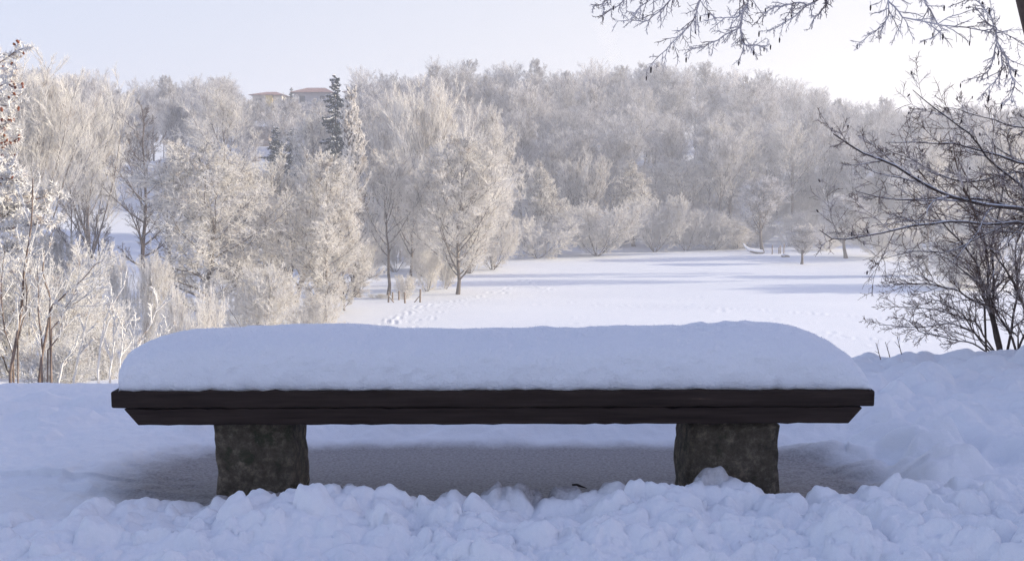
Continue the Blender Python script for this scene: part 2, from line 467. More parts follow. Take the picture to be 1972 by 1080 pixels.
# ------------------------------------------------------------------ branching
def norm(v): return v / np.maximum(np.linalg.norm(v, axis=-1, keepdims=True), 1e-9)
def poly_at(P, R, t):
    N, K, _ = P.shape
    f = np.clip(t, 0, 0.9999) * (K - 1); i = f.astype(int); f = f - i
    r = np.arange(N)[:, None]
    a = P[r, i]; b = P[r, i + 1]
    return a + (b - a) * f[..., None], norm(b - a), R[r, i] + (R[r, i + 1] - R[r, i]) * f
def spawn(P, R, n, t0, t1, ang, angj, length, lprof, K, up, wig, rg, rr=0.55, tip=0.35, rmax=None, relative=True, keep=1.0, flat=0.0):
    N = len(P)
    t = t0 + (t1 - t0) * (np.arange(n)[None, :] + rg.rand(N, n)) / n
    B, T, r0 = poly_at(P, R, t)
    plen = np.linalg.norm(np.diff(P, axis=1), axis=2).sum(1)[:, None]
    az = (np.arange(n)[None, :] * 2.39996 + rg.rand(N, 1) * 6.28 + rg.normal(0, .5, (N, n)))
    ref = np.where(np.abs(T[..., 2:3]) > 0.92, np.array([1.0, 0, 0]), np.array([0, 0, 1.0]))
    U = norm(np.cross(T, ref)); Vv = np.cross(T, U)
    a = np.radians(ang + angj * rg.normal(size=(N, n)))[..., None]
    perp = U * np.cos(az)[..., None] + Vv * np.sin(az)[..., None]
    if flat: perp = norm(perp * np.array([1, 1, 1 - flat]))
    D = norm(T * np.cos(a) + perp * np.sin(a))
    L = (length * (plen if relative else 1.0)) * lprof(t) * rg.uniform(.65, 1.25, (N, n))
    pts = [B]; d = D
    for k in range(K - 1):
        d = norm(d + np.array([0, 0, 1.0]) * up + wig * rg.normal(size=d.shape))
        pts.append(pts[-1] + d * (L / (K - 1))[..., None])
    Q = np.stack(pts, 2).reshape(-1, K, 3)
    rb = r0 * rr
    if rmax: rb = np.minimum(rb, rmax)
    Rn = (rb.reshape(-1, 1)) * np.linspace(1, tip, K)[None, :]
    if keep < 1: 
        m = rg.rand(len(Q)) < keep
        Q, Rn = Q[m], Rn[m]
    return Q, Rn
def tubes(P, R, S):
    N, K, _ = P.shape
    T = np.empty_like(P)
    T[:, 1:-1] = P[:, 2:] - P[:, :-2]; T[:, 0] = P[:, 1] - P[:, 0]; T[:, -1] = P[:, -1] - P[:, -2]
    T = norm(T)
    m = norm(P[:, -1] - P[:, 0])
    ref = np.where(np.abs(m[:, 2:3]) > 0.8, np.array([1.0, 0.1, 0]), np.array([0.05, 0, 1.0]))[:, None, :]
    U = norm(np.cross(T, np.broadcast_to(ref, T.shape))); V = np.cross(T, U)
    a = np.arange(S) * 2 * math.pi / S
    ring = U[:, :, None, :] * np.cos(a)[None, None, :, None] + V[:, :, None, :] * np.sin(a)[None, None, :, None]
    VV = P[:, :, None, :] + ring * R[:, :, None, None]
    base = (np.arange(N) * K * S)[:, None, None] + (np.arange(K - 1) * S)[None, :, None]
    s = np.arange(S)[None, None, :]; s2 = (s + 1) % S
    F = np.stack([base + s, base + s2, base + S + s2, base + S + s], -1).reshape(-1, 4)
    return VV.reshape(-1, 3), F
def spikes(P, R):
    """last order twigs: three-sided needles"""
    N = len(P)
    T = norm(P[:, -1] - P[:, 0])
    ref = np.where(np.abs(T[:, 2:3]) > 0.9, np.array([1.0, 0, 0]), np.array([0, 0, 1.0]))
    U = norm(np.cross(T, ref)); V = np.cross(T, U)
    a = np.arange(3) * 2 * math.pi / 3
    ring = P[:, 0][:, None, :] + (U[:, None] * np.cos(a)[None, :, None] + V[:, None] * np.sin(a)[None, :, None]) * R[:, 0][:, None, None]
    VV = np.concatenate([ring, P[:, -1][:, None, :]], 1).reshape(-1, 3)
    b = (np.arange(N) * 4)[:, None]
    F = np.concatenate([b + np.array([[0, 1, 3]]), b + np.array([[1, 2, 3]]), b + np.array([[2, 0, 3]])], 0)
    return VV, F
def build(name, parts, mat, smooth=True):
    """parts: list of (V,F)"""
    Vs = []; F3 = []; F4 = []; off = 0
    for V, F in parts:
        Vs.append(V)
        (F3 if F.shape[1] == 3 else F4).append(F + off)
        off += len(V)
    fs = []
    if F4: fs.append(np.concatenate(F4))
    if F3: fs.append(np.concatenate(F3))
    return mesh_arr(name, np.concatenate(Vs), fs, [mat], smooth=smooth)

ONE = lambda t: 1.0 + 0 * t
TAPER = lambda t: 1.05 - 0.6 * t

def proto(kind, seed):
    rg = np.random.RandomState(seed)
    p = dict(KINDS[kind])
    K0 = 11
    z = np.linspace(0, p['th'], K0)
    wob = np.cumsum(rg.normal(0, p['wob'], (K0, 2)), 0); wob -= wob[0]
    stems = []
    for s in range(p['stems']):
        a = rg.rand() * 6.28 + s * 2.4; ln = p['lean'] * (rg.uniform(.4, 1.1) if p['stems'] > 1 else rg.uniform(0, 1))
        wob = np.cumsum(rg.normal(0, p['wob'], (K0, 2)), 0); wob -= wob[0]
        f = (z / p['th'])
        xx = wob[:, 0] + math.cos(a) * ln * f ** 0.8; yy = wob[:, 1] + math.sin(a) * ln * f ** 0.8
        zz = z * rg.uniform(.8, 1.0) if s else z
        stems.append(np.stack([xx, yy, zz], 1))
    P0 = np.array(stems)
    R0 = p['r'] * (1 - 0.9 * np.linspace(0, 1, K0) ** 0.8)[None, :] * np.ones((len(P0), 1))
    R0[:, 0] *= 1.25
    P1, R1 = spawn(P0, R0, p['n1'], p['t1'], 0.99, p['a1'], 7, p['l1'] , p['prof'], 8, p['up1'], p['w1'], rg, p.get('lr', 0.6), 0.25, relative=False)
    P2, R2 = spawn(P1, R1, p['n2'], p['i2'], 1, p['a2'], 9, p['l2'], TAPER, 5, p['up2'], p['wg'], rg, 0.5, 0.4, rmax=p['r'] * .16)
    P3, R3 = spawn(P2, R2, p['n3'], 0.22, 1, p['a3'], 10, p['l3'], TAPER, 3, p['up2'], p['wg'] * 1.1, rg, 0.6, 0.5, rmax=p['tw'] * 1.3)
    P4, R4 = spawn(P3, R3, p['n4'], 0.05, 1, p['a4'], 14, p['l4'], ONE, 2, p['up3'], 0.15, rg, 1, 1, rmax=None)
    R3 = np.maximum(R3, p['tw'] * 0.8); R4[:] = p['tw']
    R2 = np.maximum(R2, p['tw'] * 1.2)
    # height normalised to 1
    top = np.percentile(P4[:, -1, 2], 99.92); k = 1.0 / top
    bark = build('trunk_' + kind, [tubes(P0 * k, R0 * k, 7)] + ([] if p.get('lf') else [tubes(P1 * k, R1 * k, 4), tubes(P2 * k, R2 * k * .9, 3)]), p['bark'])
    crown = build('crown_' + kind, ([tubes(P1 * k, R1 * k * .6, 4)] if p.get('lf') else []) + ([tubes(P2 * k, R2 * k, 3)] if p.get('lf') else []) + [tubes(P3 * k, R3 * k, 3), spikes(P4 * k, R4 * k)], p['frost'], smooth=False)
    cx = np.percentile(np.abs(P4[:, -1, 0]), 98.7) * k
    return dict(bark=bark, crown=crown, half=cx)

def egg(lo, pk, hi, sh=1.0):
    """crown outline: limb length against height on the trunk"""
    def f(t):
        a = np.clip((t - lo) / max(pk - lo, 1e-3), 0, 1); b = np.clip((1 - t) / (1 - pk), 0, 1)
        return np.minimum(0.45 + 0.55 * a, 0.12 + 0.88 * b ** sh)
    return f
base = dict(th=.9, wob=.006, stems=1, lean=0.03, r=.012, n1=34, t1=.3, a1=40, l1=.34, prof=egg(.3, .5, 1, .8), up1=.13, w1=.06, n2=13, a2=34, l2=.5,
            n3=9, a3=33, l3=.5, n4=9, a4=32, l4=.62, up2=.05, up3=.04, tw=.00068, wg=.09, i2=.22, bark=M_bark, frost=M_frost)
def kd(**k): d = dict(base); d.update(k); return d
KINDS = {
    'wood': kd(bark=M_bark_far, frost=M_frost_far, t1=.40, n1=26, l1=.40, a1=34, prof=egg(.40, .6, 1, .45), r=.011, up1=.12, tw=.00068, th=.8, w1=.08),
    'wood_b': kd(bark=M_bark_far, frost=M_frost_far, t1=.35, n1=22, l1=.46, a1=27, th=.72, prof=egg(.35, .7, 1, .35), r=.011, wob=.010, up1=.10, tw=.00068, w1=.08),
    'wood_c': kd(bark=M_bark_far, frost=M_frost_far, t1=.30, n1=40, l1=.30, a1=44, prof=egg(.3, .45, 1, .6), r=.010, up1=.10, tw=.00068),
    'oval': kd(t1=.09, n1=66, l1=.36, a1=52, prof=egg(.06, .24, 1, .85), up1=.17, n4=9, tw=.0007, r=.008, i2=.3),
    'low': kd(r=.008, t1=.05, n1=54, l1=.33, a1=60, prof=egg(.03, .3, 1, .75), up1=.10, n4=9, tw=.0010, up2=.02, up3=-.02, wg=.12, a3=40, a4=40),
    'fan': kd(t1=.22, n1=34, l1=.62, a1=22, th=.7, prof=egg(.0, .25, 1, .35), up1=.10, a2=23, a3=24, a4=24, l2=.45, up2=.08, up3=.06, r=.010, tw=.0006, n3=10),
    'open': kd(t1=.3, n1=24, l1=.42, a1=42, th=.82, prof=egg(.3, .45, 1, .6), up1=.13, w1=.10, n2=13, r=.0115, wob=.008, n4=9),
    'bare': kd(t1=.15, n1=34, l1=.26, a1=55, th=.95, prof=egg(.15, .4, 1, .8), up1=.08, w1=.10, n2=9, n3=6, n4=5, tw=.0007, r=.014, wob=.008, bark=M_bark_dark, frost=M_grey_frost),
    'willow': kd(t1=.12, n1=44, l1=.40, a1=56, th=.84, prof=egg(.05, .4, 1, .5), up1=.05, w1=.14, n2=13, a2=46, up2=-.02, up3=-.05, r=.018, wob=.014, a3=44, a4=44, n4=9, tw=.0010, wg=.14),
    'poplar': kd(t1=.03, n1=90, l1=.24, a1=9, prof=egg(.02, .12, 1, .5), up1=.35, th=.88, a2=14, a3=16, a4=18, l2=.4, up2=.25, up3=.1, n2=9, n3=7, n4=6, r=.010, tw=.0021, w1=.035, frost=M_rime, i2=.05, wg=.05),
    'shoots': kd(t1=.12, n1=30, l1=.50, a1=22, th=.72, stems=3, lean=.14, prof=egg(.0, .3, 1, .4), up1=.14, a2=20, a3=22, a4=26, l2=.42, up2=.12, n2=8, n3=8, n4=7, r=.010, tw=.0010),
    'bush': kd(t1=.03, n1=24, l1=.45, a1=40, th=.85, stems=8, lean=.6, prof=egg(.0, .3, 1, .5), up1=.05, n2=8, n3=7, n4=6, r=.007, tw=.0016, l2=.45, lf=True),
    'cone': kd(t1=.06, n1=66, l1=.32, a1=46, prof=egg(.0, .12, 1, .9), up1=.26, n2=10, n3=8, n4=7, tw=.0012, r=.010),
    'round': kd(t1=.26, n1=56, l1=.36, a1=38, th=.84, prof=egg(.26, .4, 1, .5), up1=.14, n2=10, n3=8, n4=8, r=.016, tw=.0010, frost=M_frost_far),
    'thicket': kd(t1=.04, n1=22, l1=.5, a1=26, th=.75, stems=9, lean=.5, prof=egg(.0, .2, 1, .45), up1=.10, a2=26, a3=28, l2=.42, n2=8, n3=7, n4=6, r=.007, tw=.0014, lf=True),
}
PROTO = {}
def get(kind, var):
    key = (kind, var)
    if key not in PROTO: PROTO[key] = proto(kind, abs(hash(kind)) % 1000 if False else sum(map(ord, kind)) + 31 * var)
    return PROTO[key]
FIRST = {}
def tree_at(kind, var, x, y, height, halfw, name, label, cat='tree', group=None, rot=0.0, sink=0.15):
    pr = get(kind, var)
    z = gz(x, y) - sink
    sxy = height if halfw is None else halfw / pr['half']
    key = (kind, var, name)
    if key in FIRST:
        return dup(FIRST[key], (x, y, z), (sxy, sxy, height), rot, label, group)
    t = thing(name, label, cat, (x, y, z), group)
    t.scale = (sxy, sxy, height); t.rotation_euler = (0, 0, rot)
    link('trunk', pr['bark'], t); link('crown', pr['crown'], t)
    FIRST[key] = t
    return t
RG = random.Random(3)
def T(kind, var, px, top, Y, wpx, label, name='frosted_tree', cat='tree', group=None):
    p = at(px, top, Y); x = p[0]
    z0 = gz(x, Y) - 0.15
    o = tree_at(kind, var, x, Y, p[2] - z0, wpx / 2 * Y / FPX, name, label, cat, group, RG.uniform(0, 6.28))
    if group is None and 'group' in o.keys(): del o['group']
    return o

# ---- trees that can be told apart, left to right
T('fan', 0, 50, 84, 84, 330, 'tallest broad tree of upright frosted shoots at the far left')
T('fan', 1, 165, 132, 96, 230, 'upright frosted tree with pale yellowish limbs just right of the tallest left tree')
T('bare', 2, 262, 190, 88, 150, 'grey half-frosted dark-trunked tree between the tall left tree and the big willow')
T('willow', 0, 385, 266, 70, 270, 'big spreading willow thick with cream rime, left of the bench middle', 'frosted_willow')
T('willow', 1, 470, 300, 76, 170, 'rimed willow crowding the right shoulder of the biggest willow', 'frosted_willow')
T('shoots', 0, 560, 284, 84, 230, 'brush-like tree of upright white shoots below the two small dark spruces')
T('low', 0, 622, 300, 73, 170, 'pale frosted tree whose crown hangs low right behind the bench snow')
T('low', 1, 660, 400, 78, 130, 'low cream-frosted tree leaning over the snow beside the little fence posts')
T('poplar', 0, 682, 164, 92, 54, 'tall narrow columnar poplar coated in frost beside the dark spruce', 'frosted_poplar')
T('open', 1, 745, 282, 94, 165, 'frosted tree with a straight bare brown trunk above the little fence posts')
T('open', 2, 790, 300, 99, 130, 'slighter dark-trunked tree right behind the bare brown trunk')
T('fan', 2, 768, 156, 132, 104, 'frosted tree rising just right of the columnar poplar')
T('fan', 0, 825, 142, 118, 225, 'tallest white crown in the middle of the valley, with long rising limbs')
T('oval', 2, 880, 256, 94.5, 200, 'egg-shaped frosted tree alone at the corner of the open meadow')
T('willow', 2, 950, 202, 124, 125, 'ragged drooping frosted tree at the right end of the middle tree group')
T('bush', 0, 822, 478, 97, 60, 'small vase-shaped bush between two trunks at the edge of the meadow', 'frosted_bush', 'bush')
T('bush', 1, 858, 492, 99, 50, 'small vase-shaped bush just left of the egg-shaped tree trunk', 'frosted_bush', 'bush')
T('bush', 2, 777, 528, 90, 55, 'little pale bush standing among the fence posts', 'frosted_bush', 'bush')
T('bush', 1, 500, 498, 64, 190, 'wide cream-frosted bush just behind the left half of the bench snow', 'frosted_bush', 'bush')
T('bush', 0, 372, 536, 48, 120, 'pale brushy bush behind the left end of the bench snow', 'frosted_bush', 'bush')
T('thicket', 0, 262, 470, 60, 130, 'dark half-frosted thicket below the grey bare tree on the left', 'thicket', 'bush')
T('bush', 2, 600, 560, 66, 120, 'low frosted bush under the tree that hangs low behind the bench', 'frosted_bush', 'bush')
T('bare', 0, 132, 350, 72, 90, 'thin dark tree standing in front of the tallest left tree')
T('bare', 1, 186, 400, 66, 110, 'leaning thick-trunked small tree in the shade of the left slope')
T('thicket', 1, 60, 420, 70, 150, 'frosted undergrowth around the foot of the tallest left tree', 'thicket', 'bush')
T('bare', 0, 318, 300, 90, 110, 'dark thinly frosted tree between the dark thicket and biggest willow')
# spruces are added below
for k_, (px_, tp_, Y_, w_) in enumerate([(712, 440, 112, 110), (760, 420, 120, 130), (812, 430, 114, 120), (850, 415, 122, 120), (905, 420, 118, 130), (948, 430, 122, 110), (690, 460, 102, 80)]):
    T('thicket', k_ % 3, px_, tp_, Y_, w_, 'grey thicket filling the gap behind the trunks of the middle tree group', 'thicket', 'bush', 'thickets behind the middle tree group')
T('bush', 0, 1035, 412, 137, 180, 'rounded grey-white bush at the left corner where meadow meets the wood', 'frosted_bush', 'bush')
T('cone', 0, 1050, 306, 146, 88, 'pointed frosted tree above the rounded corner bush')
T('shoots', 0, 1125, 292, 154, 110, 'spiky frosted tree with one taller tip right of the pointed tree')
T('thicket', 2, 1150, 386, 141, 190, 'widest fluffy thicket on the far edge of the meadow', 'thicket', 'bush')
T('cone', 1, 1222, 306, 156, 100, 'bright-sided conical tree in the middle of the far wood edge')
T('thicket', 0, 1262, 368, 148, 130, 'tall slim thicket at the foot of the bright-sided conical tree', 'thicket', 'bush')
T('thicket', 1, 1322, 392, 150, 150, 'thicket sloping down to the right along the far meadow edge', 'thicket', 'bush')
T('bush', 2, 1375, 412, 151, 130, 'low grey bush left of the lone round-headed tree', 'frosted_bush', 'bush')
T('bush', 1, 1420, 428, 153, 90, 'lowest grey bush beside the lone round-headed tree', 'frosted_bush', 'bush')
T('round', 0, 1472, 336, 144, 92, 'lone round-headed tree with a dark trunk on the far meadow edge')
T('round', 0, 1546, 434, 128, 70, 'small dark globe-shaped tree out on the meadow')
T('round', 0, 1633, 372, 136, 90, 'slender tree by the meadow edge seen through the dark branches')
T('bush', 0, 1590, 430, 148, 110, 'frosted bush behind the small globe-shaped tree', 'frosted_bush', 'bush')
T('thicket', 2, 1700, 420, 136, 150, 'blue-grey thicket at the right end of the meadow', 'thicket', 'bush')
T('thicket', 0, 1800, 440, 112, 170, 'shaded thicket behind the dark shrub on the right', 'thicket', 'bush')
T('thicket', 1, 1905, 440, 98, 190, 'shaded thicket at the right margin of the valley', 'thicket', 'bush')
T('bush', 1, 1850, 470, 96, 130, 'shaded bush at the foot of the right wood', 'frosted_bush', 'bush')
T('open', 1, 1795, 250, 118, 130, 'dark-trunked tree rising behind the branch tangle on the right')
T('open', 0, 1930, 230, 110, 170, 'pale tall tree at the right margin behind the branches')
T('open', 2, 1410, 232, 168, 150, 'tall twin-trunked tree at the front of the wood left of the lone tree')
T('open', 1, 1530, 228, 172, 140, 'tall dark-stemmed tree standing over the small globe-shaped tree')
T('open', 0, 1330, 300, 166, 130, 'pale spreading tree over the sloping thicket')
T('open', 2, 1180, 268, 172, 120, 'tree with snow on a crooked limb above the widest thicket')
T('willow', 1, 590, 205, 132, 110, 'round frosted tree between the small spruces and the tall spruce')
T('open', 1, 430, 160, 150, 170, 'broad grey tree crown on the skyline left of the houses')

# ---- the wood on the far hillside
rw = random.Random(8)
rows = [(160, 62), (176, 56), (192, 52), (208, 48), (224, 44), (240, 42), (256, 40)]
nwood = 0
for ri, (Y0, step) in enumerate(rows):
    px = -60 + rw.uniform(0, 40)
    while px < 2040:
        Y = Y0 + rw.uniform(-6, 6)
        t_ = (px - 986) / FPX
        st = np.interp(t_, T_KEY, H_START)
        Yt = Y - 152 + st + 8 if False else Y
        x = t_ * Y
        if Y > st + 8:
            h = rw.uniform(14.5, 19.5)
            if 455 < px < 700:      # low trees in front of the houses
                ztop = 1 + (340 - rw.uniform(178, 208)) / FPX * Y
                h = min(h, ztop - gz(x, Y))
                if h < 3: px += 20; continue
            if px < 455 : h *= 0.86
            if px > 1600: h *= 0.9
            crest = Y0 >= 240
            slope = Y0 <= 176
            lab = ('frosted bare tree on the crest of the wooded hill, forming the skyline' if crest else
                   'frosted tree with its trunk showing at the foot of the wooded hill' if slope else
                   'frosted bare tree inside the wood that covers the far hillside')
            grp = 'trees on the hill crest' if crest else 'trees at the foot of the hill wood' if slope else 'trees in the hillside wood'
            k = rw.choice(['wood', 'wood_b', 'wood_b', 'wood_c'])
            tree_at(k, rw.randrange(3), x, Y, h, None, 'hillside_tree', lab, 'tree', grp, rw.uniform(0, 6.28))
            nwood += 1
        px += step * rw.uniform(.75, 1.3)
k = 0
for Y0, step in ((157, 44), (166, 52), (178, 52), (191, 46), (204, 46)):
    px = 700 + rw.uniform(0, 30)
    while px < 1990:
        t_ = (px - 986) / FPX; Y = Y0 + rw.uniform(-3, 3)
        if Y > np.interp(t_, T_KEY, H_START) - 6:
            tree_at(rw.choice(['thicket', 'bush']), rw.randrange(3), t_ * Y, Y, rw.uniform(2.6, 5.5) * (1.3 if Y0 > 170 else 1), rw.uniform(1.8, 3.4) * (1.2 if Y0 > 170 else 1), 'undergrowth_bush', 'frosted bush of the undergrowth at the near edge of the hillside wood', 'bush', 'undergrowth bushes of the hillside wood', rw.uniform(0, 6.28))
        px += step * rw.uniform(.7, 1.3)


# ---- spruces
def spruce(label, px, top, Y, wpx, seed, name='spruce'):
    p = at(px, top, Y); x = p[0]; z0 = gz(x, Y) - .1
    H = p[2] - z0; HW = wpx / 2 * Y / FPX
    rg = np.random.RandomState(seed)
    t = thing(name, label, 'tree', (x, Y, z0))
    P0 = np.zeros((1, 8, 3)); P0[0, :, 2] = np.linspace(0, H * .98, 8)
    R0 = (H * .012 * (1 - .95 * np.linspace(0, 1, 8)))[None]
    link('trunk', build('spruce_trunk', [tubes(P0, R0, 6)], M_bark_dark), t)
    prof = lambda q: (1 - q) ** 0.75 * (0.8 + 0.25 * np.sin(q * 60)) + 0.05
    P1, R1 = spawn(P0, R0, 190, .05, .99, 95, 8, HW * 2.0, prof, 6, 0.0, .04, rg, .35, .4, relative=False)
    # boughs sag and lift at the tips
    s = np.linspace(0, 1, 6); L = np.linalg.norm(P1[:, -1] - P1[:, 0], axis=1)[:, None]
    P1[:, :, 2] += L * (-0.42 * s + 0.30 * s ** 2.4)[None, :]
    P2, R2 = spawn(P1, R1, 16, .1, 1, 48, 10, .34, TAPER, 3, -.12, .1, rg, .6, .5, flat=.6)
    P3, R3 = spawn(P2, R2, 10, 0, 1, 45, 15, .42, ONE, 2, -.25, .1, rg, 1, 1)
    R3[:] = H * .0042
    fol = link('foliage', build('spruce_needles', [tubes(P1, R1, 3), tubes(P2, R2 * 0 + H * .002, 3), spikes(P3, R3)], M_needle, False), t)
    m = rg.rand(len(P3)) < 0.2
    S = P3[m].copy(); S[:, :, 2] += H * .004
    cl = vnoise(S[:, 0, 0] * 2.2, S[:, 0, 2] * 2.2 + S[:, 0, 1], 2) > -.05
    P1s = P1.copy(); P1s[:, :, 2] += H * .004
    link('snow', build('spruce_snow', [spikes(S[cl], S[cl][:, :, 0] * 0 + H * .004), tubes(P1s[::3], np.full(P1s[::3].shape[:2], H * .0035), 3)], M_needlesnow, False), t)
    return t
spruce('tall dark spruce with snowy boughs beside the columnar poplar', 645, 134, 128, 74, 1)
spruce('small dark spruce, left of the pair below the houses', 530, 236, 136, 60, 2)
spruce('small dark spruce, right of the pair below the houses', 563, 240, 138, 66, 3)
spruce('far blue-grey spruce tip beside the left end of the long red roof', 561, 166, 232, 20, 4)
spruce('far single conifer poking over the skyline left of the houses', 373, 150, 236, 16, 5)

# ---- houses on the ridge
M_roof = plain('red_roof_tiles', (0.38, 0.23, 0.19), .8, .25, 3)
M_wall_y = plain('ochre_render', (0.72, 0.55, 0.22), .9, .06, 2)
M_wall_g = plain('grey_render', (0.42, 0.42, 0.46), .9, .08, 2)
M_wall_w = plain('cream_render', (0.66, 0.62, 0.56), .9, .06, 2)
M_glass = plain('dark_window_glass', (0.05, 0.06, 0.08), .15, .1, 2, .6)
def boxm(name, x0, x1, y0, y1, z0, z1, mat, parent=None, bev=0.0):
    V = np.array([[x, y, z] for z in (z0, z1) for y in (y0, y1) for x in (x0, x1)], float)
    F = np.array([[0, 2, 3, 1], [4, 5, 7, 6], [0, 1, 5, 4], [2, 6, 7, 3], [0, 4, 6, 2], [1, 3, 7, 5]])
    me = mesh_arr(name, V, [F], [mat], smooth=False)
    o = link(name, me, parent)
    if bev:
        md = o.modifiers.new('bevel', 'BEVEL'); md.width = bev; md.segments = 3
    return o
def house(label, px0, px1, roof_py, eave_py, Y, wallm, wallm2=None, split=None, chim=()):
    a = at(px0, roof_py, Y); b = at(px1, eave_py, Y)
    xc = (a[0] + b[0]) / 2; L = b[0] - a[0]; zr = a[2]; ze = b[2]
    zg = gz(xc, Y) - .3
    t = thing('house', label, 'house', (xc, Y, zg))
    h = ze - zg; dp = 9.0
    if split is None: boxm('wall', -L / 2 + .3, L / 2 - .3, .3, dp - .3, 0, h, wallm, t)
    else:
        sx = -L / 2 + L * split[0]; sx2 = -L / 2 + L * split[1]
        boxm('wall', -L / 2 + .3, L / 2 - .3, .3, dp - .3, 0, h, wallm, t)
        boxm('wall', sx, sx2, -.4, .298, 0, h - .1, wallm2, t)
    # hipped roof
    e = .4; hh = zr - ze
    V = np.array([[-L/2-e, -e-.2, h+.003], [L/2+e, -e-.2, h+.003], [L/2+e, dp+e, h+.003], [-L/2-e, dp+e, h+.003], [-L/2+2.2, dp/2, h+hh], [L/2-2.2, dp/2, h+hh]], float)
    fs3 = np.array([[0, 4, 3], [1, 2, 5]]); fs4 = np.array([[0, 1, 5, 4], [2, 3, 4, 5], [0, 3, 2, 1]])
    rf = link('roof', mesh_arr('roof', V, [fs4, fs3], [M_roof], smooth=False), t)
    for cx in chim: boxm('chimney', cx - .35, cx + .35, dp / 2 - .35, dp / 2 + .35, h + hh - .4, h + hh + .9, M_wall_w, rf)
    n = max(2, int(L / 3.2))
    for fl in range(2):
        for k in range(n):
            wx = -L / 2 + (k + .5) * L / n
            if split and abs(wx - (sx + sx2) / 2) < (sx2 - sx) / 2 + .7: continue
            zz = h - 1.9 - fl * 2.9
            if zz < .5: continue
            boxm('window', wx - .5, wx + .5, .25, .298, zz, zz + 1.2, M_glass, t)
    return t
house('house with a red roof and an ochre wall on the ridge', 482, 545, 174, 183, 215, M_wall_w, M_wall_y, (.48, .68))
house('long red-roofed house on the ridge left of the tall spruce', 562, 640, 166, 178, 220, M_wall_g, chim=(3.5,))
house('far part of a red-roofed house showing right of the tall spruce', 662, 705, 168, 177, 226, M_wall_w)
# garden hut with a snowed roof among the trees
a = at(500, 240, 200)
hut = thing('garden_hut', 'small hut with a snow-covered roof half hidden left of the small spruces', 'hut', (a[0], 200, gz(a[0], 200) - .2))
hz = a[2] - hut.location.z - .4
boxm('wall', -1.6, 1.6, 0, 2.6, 0, hz, plain('hut_boards', (.35, .28, .22)), hut)
V = np.array([[-2.0, -.3, hz+.003], [2.0, -.3, hz+.003], [2.0, 2.9, hz+.003], [-2.0, 2.9, hz+.003], [-2.0, 1.3, hz + 1.1], [2.0, 1.3, hz + 1.1]], float)
link('roof', mesh_arr('roof', V, [np.array([[0, 1, 5, 4], [2, 3, 4, 5], [0, 3, 2, 1]]), np.array([[0, 4, 3], [1, 2, 5]])], [M_snow], smooth=False), hut)

# ---- fence posts, log
def cyl(name, x, y, z0, h, r, mat, lean=(0, 0), parent=None, **props):
    P = np.array([[[x, y, z0], [x + lean[0] * .5, y + lean[1] * .5, z0 + h * .5], [x + lean[0], y + lean[1], z0 + h], [x + lean[0], y + lean[1], z0 + h + r * .3]]])
    R = np.array([[r * 1.05, r, r * .95, r * .3]])
    P -= np.array([x, y, z0])
    return link(name, build(name, [tubes(P, R, 7)], mat), parent, loc=(x, y, z0), **props)
posts = [(748, 588, 20, 'leftmost fence post of the little enclosure, with a slanting brace at its foot'), (756, 583, 18, 'second fence post from the left in the little enclosure'), (768, 578, 18, 'rear fence post in the middle of the little enclosure'),
         (780, 591, 22, 'front fence post of the little enclosure, tallest of the middle ones'), (809, 587, 26, 'rightmost fence post of the little enclosure, with a slanting brace')]
for px, py, hp, lab in posts:
    x_, y_ = gp(px, py); z_ = gz(x_, y_) - .1
    pt = cyl('fence_post', x_, y_, z_, hp * y_ / FPX + .1, .07, M_post, (RG.uniform(-.05, .05), 0), label=lab, category='post', group='fence posts of the little enclosure')
    if 'brace' in lab:
        s = 1 if px < 760 else -1
        cyl('brace', .45 * s, -.1, 0.08, .55, .045, M_post, (-.42 * s, .09), parent=pt)
for k, (px, py, hp) in enumerate([(1487, 490, 18), (1500, 489, 12), (1503, 489, 16), (1509, 490, 20)]):
    x_, y_ = gp(px, py); z_ = gz(x_, y_) - .1
    cyl('stake', x_, y_, z_, hp * y_ / FPX + .1, .07, M_post, (RG.uniform(-.08, .08), 0), label=['thin stake nearest the lone round-headed tree', 'shortest of three stakes close together by the lone tree', 'middle stake of the three close together by the lone tree', 'tallest stake, furthest right beside the lone tree'][k], category='stake', group='stakes beside the lone tree')
# rime-crusted heap of branches by the posts
x_, y_ = gp(728, 584)
def blob(name, x, y, z, rx, ry, rz, mat, seed, parent=None, **props):
    n, m = 28, 18
    th = np.linspace(0, 2 * math.pi, n, endpoint=False)[None, :]; ph = np.linspace(0.02, math.pi - .02, m)[:, None]
    ux = np.sin(ph) * np.cos(th); uy = np.sin(ph) * np.sin(th); uz = np.cos(ph) * np.ones_like(th)
    d = 1 + .22 * vnoise(ux * 1.7 + uz * 2, uy * 1.7 + uz, seed) + .08 * vnoise(ux * 5 + uz * 4, uy * 5, seed + 3)
    V = np.stack([ux * rx * d, uy * ry * d, uz * rz * d], -1).reshape(-1, 3)
    i = np.arange(m * n).reshape(m, n); j = np.roll(i, -1, 1)
    F = np.stack([i[:-1], i[1:], j[1:], j[:-1]], -1).reshape(-1, 4)
    return link(name, mesh_arr(name, V, [F], [mat]), parent, loc=(x, y, z), **props)
T('bush', 2, 728, 566, 91, 44, 'small snowy heap of brushwood left of the little enclosure', 'brush_heap', 'heap')
